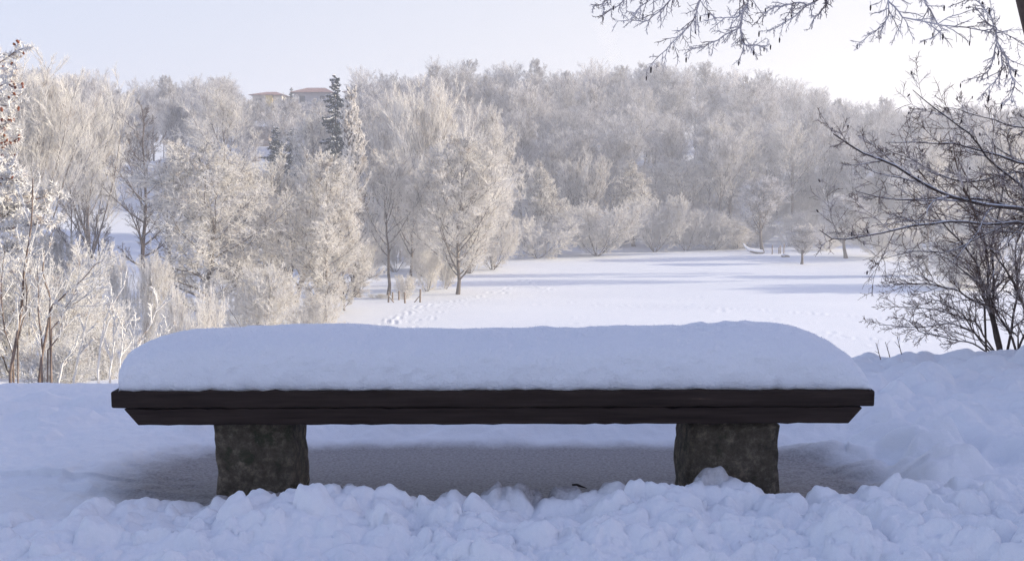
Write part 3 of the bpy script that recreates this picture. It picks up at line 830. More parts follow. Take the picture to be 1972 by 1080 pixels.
# fallen log with snow on the far meadow edge
x_, y_ = gp(1448, 489); z_ = gz(x_, y_)
lg = thing('fallen_log', 'snow-covered fallen log with a raised snapped branch on the far meadow edge', 'log', (x_, y_, z_))
Pl = np.array([[[-1.0, 0.2, 1.2], [-.7, 0.1, .75], [-.2, 0, .4], [.6, 0, .22], [1.5, 0, .15]]]); Rl = np.array([[.06, .12, .2, .24, .2]])
link('trunk', build('log', [tubes(Pl, Rl, 8)], M_bark), lg)
link('snow', build('log_snow', [tubes(Pl + np.array([-.1, 0, .14]), Rl * 1.15, 8)], M_snow), lg)
x_, y_ = gp(1512, 494)
blob('tree_stump', x_, y_, gz(x_, y_) + .08, .5, .4, .28, M_bark, 9, label='low dark stump out on the snow right of the fallen log', category='stump')

# ------------------------------------------------------------------ near plants
def img_path(pts, K, Y0, Y1=None, jz=0):
    """points along a limb given by where they stand at depth Y0..Y1, resampled to K"""
    Y1 = Y0 if Y1 is None else Y1
    n = len(pts)
    P = np.array([at(p[0], p[1], Y0 + (Y1 - Y0) * i / (n - 1)) for i, p in enumerate(pts)])
    s = np.concatenate([[0], np.cumsum(np.linalg.norm(np.diff(P, axis=0), axis=1))]); s /= s[-1]
    u = np.linspace(0, 1, K)
    return np.stack([np.interp(u, s, P[:, c]) for c in range(3)], 1)
def wiggle(P, amp, rg):
    n = rg.normal(0, amp, P.shape); n[0] = 0
    k = np.array([.25, .5, .25])
    for c in range(3): n[1:-1, c] = np.convolve(n[:, c], k, 'same')[1:-1]
    return P + n

# -- right: dark leafless tree, trunk outside on the right, limbs reaching in
rg = np.random.RandomState(21)
rt = thing('leafless_tree', 'dark leafless alder on the right, snow-lined branches reaching in and rimed twigs hanging from above', 'tree', (3.75, 6.5, gz(3.75, 6.5) - .1))
RT = np.array(rt.location)
def rl(P): return P - RT
trunkP = np.array([[3.75, 6.5, gz(3.75, 6.5) - .1], [3.62, 6.4, .5], [3.35, 6.2, 1.0], [3.06, 6.05, 1.45], [2.83, 6.0, 1.74], [2.73, 5.95, 1.98], [2.66, 5.85, 2.5], [2.75, 5.75, 3.3], [2.6, 5.6, 4.3]])
trunkR = np.array([.12, .10, .09, .075, .066, .06, .055, .045, .02])
link('trunk', build('alder_trunk', [tubes(rl(trunkP)[None], trunkR[None], 10)], M_bark_dark), rt)
limbs = [
    ([(2060, 440), (1972, 402), (1908, 399), (1862, 387), (1806, 369), (1776, 354), (1735, 328), (1694, 308), (1654, 295), (1603, 259)], 5.9, 5.5, .024),
    ([(2060, 470), (1972, 428), (1898, 430), (1837, 422), (1766, 430), (1715, 443), (1643, 461), (1603, 461), (1577, 445)], 5.9, 5.4, .017),
    ([(2060, 420), (1972, 364), (1908, 313), (1873, 267), (1827, 226), (1781, 196), (1758, 175)], 6.0, 5.8, .016),
    ([(2060, 430), (1960, 398), (1898, 382), (1840, 378), (1781, 384), (1705, 382), (1649, 374)], 6.0, 5.8, .015),
    ([(2060, 330), (1972, 320), (1908, 300), (1837, 275), (1770, 272), (1715, 272)], 6.0, 6.0, .013),
    ([(2060, 360), (1960, 330), (1900, 345), (1840, 350), (1790, 330), (1740, 300), (1700, 285)], 6.1, 6.2, .011),
    ([(2060, 450), (1960, 425), (1890, 455), (1830, 485), (1760, 480), (1690, 500), (1680, 515)], 5.9, 5.7, .011),
    ([(2060, 250), (1960, 245), (1900, 225), (1850, 210), (1820, 205)], 6.1, 6.1, .010),
]
allP = []
for k, (pts, Y0, Y1, r) in enumerate(limbs):
    P = img_path(pts, 24, Y0, Y1)
    j = int(np.argmin(np.abs(trunkP[:, 2] - (P[0, 2] - .12)))); tp_ = trunkP[j]
    P = np.vstack([tp_ + (P[0] - tp_) * np.array([[0], [.35], [.7]]), P])
    s_a = np.concatenate([[0], np.cumsum(np.linalg.norm(np.diff(P, axis=0), axis=1))])
    P = np.stack([np.interp(np.linspace(0, s_a[-1], 24), s_a, P[:, c]) for c in range(3)], 1)
    P = wiggle(P, .009, rg)
    R = .72 * r * (1 - .82 * np.linspace(0, 1, 24))
    allP.append((P, R))
LP = np.array([a[0] for a in allP]); LR = np.array([a[1] for a in allP])
S1, SR1 = spawn(LP, LR, 24, .08, .98, 42, 12, .22, TAPER, 8, .02, .10, rg, .55, .4, rmax=.0048, flat=.1)
S2, SR2 = spawn(S1, SR1, 8, .15, 1, 44, 14, .42, TAPER, 5, .02, .14, rg, .65, .5, rmax=.0030)
S3, SR3 = spawn(S2, SR2, 5, .15, 1, 45, 15, .42, ONE, 3, .03, .15, rg, .8, .6, rmax=.0021)
SR3 = np.maximum(SR3, .0010); SR2 = np.maximum(SR2, .0014)
nper = len(S1) // len(LP)
for k in range(len(LP)):
    b = link('branch', build('branch', [tubes(rl(LP[k:k+1]), LR[k:k+1], 8)], M_bark_dark), rt)
    sP = rl(LP[k:k+1, 2:]) + np.array([0, 0, 1.0]) * (LR[k:k+1, 2:, None] * .75)
    sR = LR[k:k+1, 2:] * (.62 + .35 * vnoise(np.linspace(0, 9, 22), np.zeros(22), k)[None]) ; sR[:, 0] = .0005; sR[:, -1] = .0005
    link('snow', build('branch_snow', [tubes(sP, sR, 6)], M_snow), b)
link('twigs', build('branch_twigs', [tubes(rl(S1), SR1, 5), tubes(rl(S2), SR2, 4), tubes(rl(S3), SR3, 3)], M_twig_r), rt)
# snow pinched along the twigs
ms = (rg.rand(len(S1)) < .6)
sP = rl(S1[ms]) + np.array([0, 0, 1.0]) * SR1[ms][..., None] * .8
sR = SR1[ms] * .72; 
link('twig_snow', build('twig_snow', [tubes(sP, sR, 4)], M_snow), rt)
# small seed cones clustered at the twig ends
def cone_mesh(mat, seed=1, name='cone'):
    rg_ = np.random.RandomState(seed)
    n, m = 8, 6
    th = np.linspace(0, 2 * math.pi, n, endpoint=False)[None, :]; ph = np.linspace(0.02, math.pi - .02, m)[:, None]
    d = 1 + rg_.uniform(-.2, .2, (m, n))
    V = np.stack([np.sin(ph) * np.cos(th) * .45 * d, np.sin(ph) * np.sin(th) * .45 * d, np.cos(ph) * np.ones_like(th)], -1).reshape(-1, 3)
    i = np.arange(m * n).reshape(m, n); j = np.roll(i, -1, 1)
    return mesh_arr(name, V, [np.stack([i[:-1], i[1:], j[1:], j[:-1]], -1).reshape(-1, 4)], [mat], smooth=False)
CM = cone_mesh(M_catkin, 2)
ends = S2[:, -1]; sel = rg.permutation(len(ends))[:55]
for p in ends[sel]:
    c = link('cone', CM, rt, loc=tuple(p - RT)); s = rg.uniform(.006, .011); c.scale = (s, s, s * 1.1)
    c.rotation_euler = (rg.uniform(-.6, .6), rg.uniform(-.6, .6), 0)

# overhead limb (above the frame) with hanging twigs
z7 = lambda pts: [(1100 + x / 2.261, y / 2.261) for x, y in pts]
over = img_path([(1975, -160), (1850, -110), (1650, -75), (1450, -60), (1250, -45), (1120, -20), (1060, -8)], 20, 5.75, 5.2)
over2 = img_path([(1990, -110), (1900, -60), (1800, -35), (1700, -30), (1600, -35)], 20, 5.8, 5.5)
OR = np.array([.03 * (1 - .85 * np.linspace(0, 1, 20)), .02 * (1 - .8 * np.linspace(0, 1, 20))])
ob = link('branch', build('overhead_branch', [tubes(rl(np.array([over, over2])), OR, 8)], M_bark_dark), rt)
hang = [
    [(730, -150), (745, -30), (740, 60), (735, 110), (750, 160), (755, 205), (725, 265)],
    [(742, 80), (735, 110), (670, 150), (600, 185), (550, 215), (495, 245)],
    [(750, 150), (755, 205), (800, 205), (855, 210)],
    [(640, -140), (600, -30), (570, 30), (530, 110), (480, 145), (420, 210), (370, 250), (350, 290)],
    [(520, -120), (470, -10), (400, 50), (330, 90), (250, 95), (190, 95)],
    [(330, -90), (250, -20), (200, 30), (150, 60), (120, 78)],
    [(260, -60), (180, -10), (130, 15), (95, 30)],
    [(1180, -120), (1080, 0), (1000, 40), (930, 100), (860, 135)],
    [(1220, -120), (1130, 20), (1060, 70), (1035, 125)],
    [(980, -130), (900, 0), (850, 40), (810, 100)],
    [(1600, -120), (1480, -20), (1430, 60), (1380, 110), (1290, 160), (1245, 200)],
    [(1640, -110), (1590, -10), (1600, 80), (1620, 140), (1540, 175)],
    [(1700, -90), (1640, 20), (1720, 80), (1800, 110), (1900, 150), (1972, 200)],
    [(1972, 190), (1900, 250), (1850, 300), (1780, 340), (1720, 348)],
    [(1972, 120), (1930, 230), (1880, 330), (1800, 400), (1790, 430)],
    [(1990, 200), (1960, 300), (1930, 400), (1880, 470)],
    [(1960, 60), (1900, 80), (1850, 90), (1780, 60), (1740, 20)],
    [(1990, 10), (1900, 20), (1800, -10), (1740, -10), (1660, 30)],
    [(860, -120), (800, -40), (780, 40), (720, 80), (640, 80), (600, 60)],
    [(430, -110), (380, -30), (300, 30), (260, 70)],
]
HP = []
for h in hang:
    HP.append(wiggle(img_path(z7(h), 16, 5.35 + rg.uniform(-.15, .15), 5.35 + rg.uniform(-.3, .3)), .006, rg))
anch = np.concatenate([over, over2, trunkP[4:]] + [h[2:] for h in HP[:1]])
for k, h in enumerate(HP):          # every hanging shoot springs from a limb, the trunk or another shoot
    pool = anch if k == 0 else np.concatenate([anch] + [q[1:12] for q in HP[:k]])
    j = int(np.argmin(np.linalg.norm(pool - h[0], axis=1)))
    dlt = pool[j] - h[0]
    h += dlt[None] * (np.linspace(1, 0, 16) ** 2.2)[:, None]
HP = np.array(HP); HR = np.repeat((.0044 * (1 - .6 * np.linspace(0, 1, 16)))[None], len(HP), 0)
H1, HR1 = spawn(HP, HR, 20, .10, 1, 40, 10, .24, TAPER, 7, -.05, .13, rg, .75, .7, rmax=.0024, flat=.2)
H2, HR2 = spawn(H1, HR1, 7, .15, 1, 48, 14, .36, TAPER, 4, -.10, .16, rg, .8, .7, rmax=.0019)
HR2 = np.maximum(HR2, .0012)
m2 = H2[:, -1, 2] < 99
link('hanging_twigs', build('hanging_twigs', [tubes(rl(HP), HR, 5), tubes(rl(H1), HR1, 4), tubes(rl(H2), HR2, 3)], M_twig_top), rt)
ends = np.concatenate([H1[:, -1], HP[:, -1]]); cand = ends[rg.permutation(len(ends))[:42]]
for p in list(cand) + [HP[3][-1], HP[0][-1], HP[2][-2], HP[10][-1], HP[11][-1]]:
    c = link('catkin', CM, rt, loc=tuple(p - RT + np.array([0, 0, -.012]))); s = rg.uniform(.007, .011); c.scale = (s, s, s * 1.5)

# -- right: thin dark shrub at the edge
ry = 6.75
root = at(1930, 668, ry); rz0 = near_z(root[0], ry) - .12
rs = thing('dark_shrub', 'thin-stemmed dark shrub rooted at the snow edge right of the bench', 'shrub', (root[0], ry, rz0))
RSL = np.array(rs.location)
stems = [
    ([(1928, 690), (1926, 674), (1911, 623), (1893, 578), (1883, 506), (1837, 450), (1801, 410)], .012),
    ([(1930, 690), (1905, 598), (1903, 501), (1888, 435), (1857, 364)], .011),
    ([(1932, 690), (1910, 600), (1918, 547), (1911, 476), (1925, 400), (1935, 330)], .010),
    ([(1990, 690), (1972, 588), (1939, 517), (1893, 466), (1870, 430)], .010),
    ([(1905, 600), (1888, 583), (1837, 557), (1776, 545), (1715, 547)], .007),
    ([(1925, 690), (1880, 640), (1837, 622), (1776, 630), (1694, 626)], .006),
    ([(1925, 690), (1880, 620), (1820, 600), (1760, 590), (1706, 590)], .006),
    ([(1940, 690), (1950, 620), (1960, 560), (1955, 480), (1975, 420)], .009),
    ([(1920, 690), (1870, 660), (1820, 650), (1770, 640), (1740, 610)], .006),
    ([(1960, 690), (1945, 640), (1900, 560), (1830, 500), (1790, 480)], .008),
    ([(1950, 690), (1975, 640), (1990, 580), (1985, 520)], .008),
    ([(1920, 690), (1890, 660), (1850, 600), (1800, 575), (1770, 590)], .006),
    ([(1960, 690), (1962, 650), (1920, 600), (1890, 560)], .006),
]
SP = np.array([wiggle(img_path(p, 16, ry, ry + rg.uniform(-.5, .4)), .007, rg) for p, r in stems])
SP[:, 0, 2] = np.minimum(SP[:, 0, 2], rz0 + .05)
SRr = np.array([r * (1 - .7 * np.linspace(0, 1, 16)) for p, r in stems])
for k in range(len(SP)): link('stem', build('stem', [tubes(SP[k:k+1] - RSL, SRr[k:k+1], 7)], M_bark_dark), rs)
A1, AR1 = spawn(SP, SRr, 15, .2, 1, 34, 10, .30, TAPER, 7, .03, .09, rg, .6, .5, rmax=.005)
A2, AR2 = spawn(A1, AR1, 7, .15, 1, 36, 12, .42, TAPER, 5, .03, .12, rg, .7, .6, rmax=.0032)
A3, AR3 = spawn(A2, AR2, 5, .2, 1, 40, 12, .4, ONE, 3, .03, .12, rg, .8, .6, rmax=.0024)
AR3 = np.maximum(AR3, .0010); AR2 = np.maximum(AR2, .0013)
link('twigs', build('shrub_twigs', [tubes(A1 - RSL, AR1, 5), tubes(A2 - RSL, AR2, 4), tubes(A3 - RSL, AR3, 3)], M_twig_r), rs)
for k, (px, h) in enumerate([(1698, 22), (1716, 20), (1738, 26)]):
    p = at(px, 682, 6.1)
    o = thing('bare_sprig', ['leftmost of the three bare sprigs poking out of the snow right of the bench', 'middle one of the three bare sprigs poking out of the snow right of the bench', 'rightmost and tallest of the three bare sprigs right of the bench'][k], 'sprig', (p[0], 6.1, near_z(p[0], 6.1) - .02), 'sprigs at the snow edge')
    q = np.array([[[0, 0, 0], [-.015, 0, .05], [-.035, 0, .02 + h * 6.1 / FPX + .03]]])
    s1, r1 = spawn(q, np.array([[.003, .0025, .0015]]), 3, .4, .9, 35, 8, .3, ONE, 3, .1, .1, rg, .7, .6)
    link('stem', build('sprig', [tubes(q, np.array([[.003, .0025, .0015]]), 4), tubes(s1, r1, 3)], M_twig_r), o)

# -- left: young saplings and frosted shoots below the edge
def frosty_plant(name, label, cat, paths, Y, spread, nsub, lsub, nsp, rime, bark, seed, group=None, rimed=.0042, ang=34):
    rg = np.random.RandomState(seed)
    P = np.array([wiggle(img_path(p, 14, Y, Y + rg.uniform(-spread, spread)), .008, rg) for p, r in paths])
    R = np.array([r * (1 - .65 * np.linspace(0, 1, 14)) for p, r in paths])
    x0, y0 = P[0, 0, 0], P[0, 0, 1]
    z0 = gz(x0, y0) - .05
    # carry the first stem down to the ground
    P[:, 0, 2] = np.minimum(P[:, 0, 2], z0 + .02) if nsub else P[:, 0, 2]
    t = thing(name, label, cat, (x0, y0, z0), group)
    L = np.array([x0, y0, z0])
    for k in range(len(P)): link('stem', build('stem', [tubes(P[k:k+1] - L, R[k:k+1], 6)], bark), t)
    B1, BR1 = spawn(P, R, nsub, .25, 1, ang, 8, lsub, TAPER, 6, .06, .07, rg, .65, .6, rmax=.006)
    B2, BR2 = spawn(B1, BR1, 4, .2, 1, ang, 10, .4, TAPER, 4, .05, .1, rg, .7, .6, rmax=.004)
    link('twigs', build('twigs', [tubes(B1 - L, np.maximum(BR1, rime), 5), tubes(B2 - L, np.maximum(BR2, rime * .8), 4)], M_frost_near if rime > .003 else M_bark_red), t)
    # rime needles standing on upper stems and twigs
    parts = []
    for (Q, QR, n) in ((P[:, 5:], R[:, 5:], nsp * 4), (B1, BR1, nsp), (B2, BR2, nsp // 2 + 1)):
        C, CR = spawn(Q, QR, n, 0, 1, 62, 14, .016, ONE, 2, .02, .1, rg, 1, 1, relative=False)
        parts.append(spikes(C - L, CR * 0 + rimed * .6))
    link('rime', build('rime', parts, M_frost_near, False), t)
    return t
frosty_plant('sapling', 'leftmost slender sapling with a red-brown stem at the left edge', 'sapling',
    [([(19, 745), (19, 731), (29, 678), (37, 628), (50, 515), (58, 457), (64, 379), (66, 340)], .012), ([(24, 700), (28, 680), (8, 640), (2, 560), (5, 480)], .007), ([(30, 670), (52, 600), (50, 540), (56, 480)], .006)], 7.8, .3, 11, .22, 14, .0032, M_bark_red, 31)
frosty_plant('sapling', 'forked sapling with rimed arms reaching right, second from the left edge', 'sapling',
    [([(72, 750), (74, 737), (84, 678), (95, 612), (97, 573), (84, 527), (82, 480)], .012), ([(94, 620), (97, 590), (132, 562), (163, 534), (192, 501)], .008), ([(92, 640), (132, 593), (187, 554)], .006), ([(80, 745), (80, 735), (78, 652), (70, 550), (74, 515)], .008), ([(86, 680), (110, 650), (125, 600), (145, 560)], .006)], 7.7, .3, 10, .24, 14, .0034, M_bark_red, 32)
shoots = [([(190, 735), (194, 670), (200, 620), (214, 593), (229, 565), (235, 530)], 'tall rimed shoot curving right, first of the pale shoots left of the bench'),
          ([(262, 735), (272, 651), (292, 624), (305, 593), (301, 554)], 'thick rimed shoot with a bent tip touching the bench snow outline'),
          ([(228, 735), (233, 663), (249, 620), (257, 606)], 'short rimed shoot between the two tall pale shoots'),
          ([(212, 735), (218, 663), (222, 612), (228, 583)], 'straight slim rimed shoot left of the short one'),
          ([(252, 720), (258, 660), (260, 612)], 'upright stubby rimed shoot nearest the bench snow'),
          ([(140, 740), (150, 690), (160, 640), (176, 590), (180, 560)], 'pale rimed shoot between the forked sapling and the tall curved one'),
          ([(112, 745), (120, 700), (150, 660), (182, 625)], 'pale rimed shoot leaning right beside the forked sapling'),
          ([(286, 700), (306, 668), (322, 640), (324, 622)], 'tiny rimed shoot tip over the left end of the bench snow'),]
for k, (pts, lab) in enumerate(shoots):
    frosty_plant('rimed_shoot', lab, 'shoot', [(pts, .0085)], 8.1, .25, 4, .26, 18, .006, M_frost_near, 50 + k, 'rimed shoots left of the bench', .006)

# -- left: bushes on the lit shelf
def near_bush(label, px, top, Y, wpx, var, kind='thicket', name='rimed_bush', sinkz=.2):
    p = at(px, top, Y); z0 = gz(p[0], Y) - sinkz
    pr = get(kind, var)
    key = ('nb', kind, var)
    H = p[2] - z0; sx = wpx / 2 * Y / FPX / pr['half']
    t = thing(name, label, 'bush', (p[0], Y, z0)); t.scale = (sx, sx, H); t.rotation_euler = (0, 0, RG.uniform(0, 6))
    me = pr['bark']; cm = pr['crown'].copy(); cm.materials.clear(); cm.materials.append(M_frost_near)
    link('stems', me, t); link('crown', cm, t)
near_bush('dense rimed bush behind the two saplings at the left edge', 40, 462, 11.0, 330, 5)
near_bush('lower rimed bush right of the forked sapling', 150, 560, 12.5, 200, 6)
near_bush('straggly rimed bush on the lit snow left of the bench', 215, 628, 10.5, 130, 7, 'bush')
near_bush('low frosted grass-like bush between the saplings', 110, 640, 9.0, 150, 8, 'bush')

# -- left: heavily rimed tree with rusty seed heads, trunk outside the frame
rg = np.random.RandomState(77)
Yl = 9.2
tb = at(-110, 600, Yl); zt = gz(tb[0], Yl) - .1
lt = thing('rimed_tree', 'near tree thick with white rime and hung with rusty seed heads at the left edge', 'tree', (tb[0], Yl, zt))
LT = np.array(lt.location)
TP = np.array([[tb[0], Yl, zt], [tb[0] + .02, Yl, .3], [tb[0] - .05, Yl, 1.0], at(-90, 150, Yl), at(-60, 60, Yl)]); TR = np.array([.10, .09, .07, .04, .015])
link('trunk', build('rimed_trunk', [tubes((TP - LT)[None], TR[None], 9)], M_bark_red), lt)
lp = [([(-110, 420), (-40, 400), (30, 392), (75, 380), (104, 368)], .02), ([(-110, 470), (-40, 450), (20, 440), (60, 432), (96, 424)], .02), ([(-110, 350), (-50, 330), (0, 318), (40, 312)], .018),
      ([(-110, 280), (-60, 240), (-10, 220), (20, 200), (32, 180)], .016), ([(-100, 200), (-60, 160), (-20, 130), (15, 110), (44, 92)], .014), ([(-110, 330), (-50, 290), (0, 270), (36, 262)], .015),
      ([(-110, 500), (-50, 490), (0, 480), (40, 474)], .018), ([(-110, 400), (-50, 370), (20, 350), (50, 345)], .016), ([(-100, 240), (-50, 200), (0, 170), (30, 150)], .012), ([(-110, 450), (-40, 420), (40, 408), (90, 400)], .018), ([(-110, 310), (-70, 280), (-20, 250), (25, 235)], .012)]
P = np.array([wiggle(img_path(p, 14, Yl, Yl + rg.uniform(-.7, .5)), .02, rg) for p, r in lp]); R = np.array([r * (1 - .7 * np.linspace(0, 1, 14)) for p, r in lp])
for k in range(len(P)): link('branch', build('rimed_branch', [tubes(P[k:k+1] - LT, R[k:k+1], 6)], M_bark_red), lt)
B1, BR1 = spawn(P, R, 22, .15, 1, 45, 12, .24, TAPER, 6, .02, .12, rg, .6, .6, rmax=.008)
B2, BR2 = spawn(B1, BR1, 9, .1, 1, 48, 12, .4, TAPER, 4, .0, .12, rg, .8, .7, rmax=.008)
low = P.mean(axis=1)[:, 2]
C, CR = spawn(B2, BR2, 8, 0, 1, 55, 14, .045, ONE, 2, .0, .1, rg, 1, 1, relative=False)
# thinner rime on the upper limbs
keep = (C[:, 0, 2] < at(0, 330, Yl)[2]) | (rg.rand(len(C)) < .35)
C = C[keep]; CR = CR[keep]
link('rimed_twigs', build('rimed_twigs', [tubes(B1 - LT, np.maximum(BR1, .007), 5), tubes(B2 - LT, np.maximum(BR2, .007), 4), spikes(C - LT, CR * 0 + .0065)], M_frost_near, False), lt)
CM2 = cone_mesh(M_cone, 5, 'seed_head')
en = B2[:, -1]
pxs = 986 + en[:, 0] / en[:, 1] * FPX
ok = en[(pxs > -10) & (pxs < 62) & (en[:, 2] > at(0, 345, Yl)[2])]
ok = ok[rg.permutation(len(ok))[:85]]
for p in ok:
    c = link('seed_head', CM2, lt, loc=tuple(p - LT)); s = rg.uniform(.014, .022); c.scale = (s * 1.3, s * 1.3, s); c.rotation_euler = (rg.rand(), rg.rand(), rg.rand() * 6)

# ------------------------------------------------------------------ bench
def wood_mat():
    m, nt, b = newmat('dark_brown_painted_wood')
    tc = nt.nodes.new('ShaderNodeTexCoord'); mp = nt.nodes.new('ShaderNodeMapping'); mp.inputs['Scale'].default_value = (1.2, 14, 22)
    nt.links.new(tc.outputs['Object'], mp.inputs[0])
    n = nt.nodes.new('ShaderNodeTexNoise'); n.inputs['Scale'].default_value = 3; n.inputs['Detail'].default_value = 6; n.inputs['Roughness'].default_value = .65
    nt.links.new(mp.outputs[0], n.inputs['Vector'])
    r = ramp(nt, n.outputs[0], [(0.30, (.018, .011, .009)), (0.55, (.037, .025, .020)), (0.68, (.050, .034, .027)), (0.72, (.20, .13, .09))])
    nt.links.new(r.outputs[0], b.inputs['Base Color'])
    b.inputs['Roughness'].default_value = .75; b.inputs['Specular IOR Level'].default_value = .12
    bump(nt, b, n.outputs[0], .35, .004)
    return m
def stone_mat():
    m, nt, b = newmat('mossy_dark_stone')
    n = nz(nt, 26, 10, .78); n2 = nz(nt, 11, 6, .7); n3 = nz(nt, 70, 5, .7)
    r = ramp(nt, n.outputs[0], [(.32, (.035, .027, .018)), (.5, (.12, .098, .068)), (.68, (.33, .27, .20))])
    mx = nt.nodes.new('ShaderNodeMix'); mx.data_type = 'RGBA'
    r2 = ramp(nt, n2.outputs[0], [(.54, (0, 0, 0)), (.62, (.8, .8, .8))])
    nt.links.new(r2.outputs[0], mx.inputs[0]); nt.links.new(r.outputs[0], mx.inputs[6]); mx.inputs[7].default_value = (.035, .042, .018, 1)
    r3 = ramp(nt, n3.outputs[0], [(.64, (0, 0, 0)), (.70, (1, 1, 1))])
    mx2 = nt.nodes.new('ShaderNodeMix'); mx2.data_type = 'RGBA'
    nt.links.new(r3.outputs[0], mx2.inputs[0]); nt.links.new(mx.outputs[2], mx2.inputs[6]); mx2.inputs[7].default_value = (.20, .18, .15, 1)
    nt.links.new(mx2.outputs[2], b.inputs['Base Color'])
    b.inputs['Roughness'].default_value = .9
    bump(nt, b, n.outputs[0], .9, .02)
    return m
M_wood, M_stone = wood_mat(), stone_mat()
YB = 3.30
xl, xr = at(213, 770, YB)[0], at(1685, 766, YB)[0]
zt_, zm, zb = at(900, 752, YB)[2], at(900, 785, YB)[2], at(900, 817, YB)[2]
bx = (xl + xr) / 2
bench = thing('park_bench', 'low backless bench of dark brown planks on two mossy stone blocks', 'bench', (bx, YB, 0))
def prism(name, xz, y0, y1, mat, parent, bev, nseg=70):
    """board whose front outline is given in x,z; long edges are slightly uneven"""
    (x0, z0), (x1, z1), (x2, z2), (x3, z3) = xz      # bl, br, tr, tl
    n = nseg + 1; V = []
    rr = np.random.RandomState(len(name) + int(y0 * 1000) % 97)
    for i in range(n):
        f = i / nseg
        for (yy) in (y0, y1):
            V.append([x0 + (x1 - x0) * f, yy + rr.normal() * .0006, z0 + (z1 - z0) * f + rr.normal() * .0010])
            V.append([x3 + (x2 - x3) * f, yy + rr.normal() * .0006, z3 + (z2 - z3) * f + rr.normal() * .0016])
    F = []
    for i in range(nseg):
        a = i * 4; b_ = a + 4
        F += [[a, b_, b_ + 1, a + 1], [a + 2, a + 3, b_ + 3, b_ + 2], [a, a + 2, b_ + 2, b_], [a + 1, b_ + 1, b_ + 3, a + 3]]
    F += [[0, 1, 3, 2], [nseg * 4, nseg * 4 + 2, nseg * 4 + 3, nseg * 4 + 1]]
    o = link(name, mesh_arr(name, np.array(V), [np.array(F)], [mat], smooth=False), parent)
    md = o.modifiers.new('bevel', 'BEVEL'); md.width = bev; md.segments = 3; md.limit_method = 'ANGLE'; md.angle_limit = math.radians(40)
    return o
L2 = (xr - xl) / 2
dz = 0.0065        # the seat falls a touch towards the left
for k in range(3):
    y0 = k * .145; 
    prism('seat_plank', [(-L2, zm + .001 - dz / 2), (L2, zm + .001 + dz / 2), (L2, zt_ + dz / 2), (-L2, zt_ - dz / 2)], y0, y0 + .14, M_wood, bench, .006)
tl0, tr0 = at(237, 787, YB)[0] - bx, at(1662, 782, YB)[0] - bx
bl0, br0 = at(265, 819, YB)[0] - bx, at(1635, 813, YB)[0] - bx
for y0 in (.003, .36):
    prism('beam', [(bl0, zb - dz / 2), (br0, zb + dz / 2), (tr0, zm - .0015 + dz / 2), (tl0, zm - .0015 - dz / 2)], y0, y0 + .07, M_wood, bench, .003)
def block(px0, px1, yf, yb, seed, ztop, bulge):
    """rough-cut stone block"""
    x0, x1 = at(px0, 880, yf)[0], at(px1, 880, yf)[0]
    n = 18
    rr = np.random.RandomState(seed)
    V = []; F = []
    def face(o, u, v, nrm):
        b0 = len(V)
        for i in range(n + 1):
            for j in range(n + 1):
                V.append(o + u * (i / n) + v * (j / n))
        for i in range(n):
            for j in range(n):
                a = b0 + i * (n + 1) + j
                F.append([a, a + n + 1, a + n + 2, a + 1])
    A = np.array([x0 - bx, yf - YB, -.14]); ex_ = np.array([x1 - x0, 0, 0]); ey_ = np.array([0, yb - yf, 0]); ez_ = np.array([0, 0, ztop + .14])
    face(A, ex_, ez_, 0); face(A + ex_, ey_, ez_, 0); face(A + ex_ + ey_, -ex_, ez_, 0); face(A + ey_, -ey_, ez_, 0); face(A + ez_, ex_, ey_, 0); face(A + ey_, ex_, -ey_, 0)
    V = np.array(V)
    c = A + (ex_ + ey_ + ez_) / 2; h = np.array([x1 - x0, yb - yf, ztop + .14]) / 2
    q = (V - c) / h
    # round the arrises
    q2 = np.sign(q) * np.abs(q)
    mn = np.sort(np.abs(q), axis=1)
    edge = np.clip((mn[:, 1] - .88) / .12, 0, 1)[:, None]
    V = V - q * h * edge * .06 * bulge
    nn = .006 * fbm((V[:, 0] + V[:, 1]) * 14 + seed, V[:, 2] * 14 + V[:, 1] * 9, 3, seed)
    V = V + q * nn[:, None]
    V[:, 0] += (.012 * bulge - .008) * (1 - np.clip(V[:, 2] / ztop, 0, 1)) * np.sign(q[:, 0])
    me = mesh_arr('leg', V, [np.array(F)], [M_stone])
    import bmesh
    bm = bmesh.new(); bm.from_mesh(me); bmesh.ops.remove_doubles(bm, verts=bm.verts, dist=.0008); bm.to_mesh(me); bm.free()
    for p in me.polygons: p.use_smooth = True
    return link('leg', me, bench)
block(413, 566, 3.37, 3.62, 3, zb - .004, .7)
block(1329, 1499, 3.36, 3.64, 4, zb - .002, 1.6)

# ---- snow on the bench
sil = [(220, 752), (223, 728), (229, 700), (240, 683), (255, 670), (290, 652), (330, 641), (360, 636), (450, 630), (560, 627), (700, 626), (780, 630), (900, 634), (1000, 632), (1100, 629), (1200, 628), (1260, 625), (1340, 622), (1430, 620), (1500, 624), (1545, 631),
       (1590, 650), (1620, 670), (1645, 695), (1665, 722), (1676, 740), (1682, 750)]
sx_ = np.array([s[0] for s in sil], float); sy_ = np.array([s[1] for s in sil], float)
NU, NV = 520, 110
upx = np.concatenate([220 + 60 * (np.linspace(0, 1, 60, endpoint=False)) ** 1.6, np.linspace(280, 1580, NU - 140, endpoint=False), 1580 + 102 * (1 - (1 - np.linspace(0, 1, 80)) ** 1.6)])
NU = len(upx)
sy_u = np.interp(upx, sx_, sy_)
bxx = (xl + xr) / 2; L2x = (xr - xl) / 2 - .004
dep = np.full(NU, 3.5)
for it in range(3):
    xs_ = np.clip((upx - 986) / FPX * dep, bxx - L2x, bxx + L2x)
    zpl = zt_ + dz * ((xs_ - bx) / (2 * L2))
    topz = np.array([at(p, q, dd)[2] for p, q, dd in zip(upx, sy_u, dep)])
    H = np.maximum(topz - zpl, .004)
    dep = 3.31 + .20 * sst(H / .10)
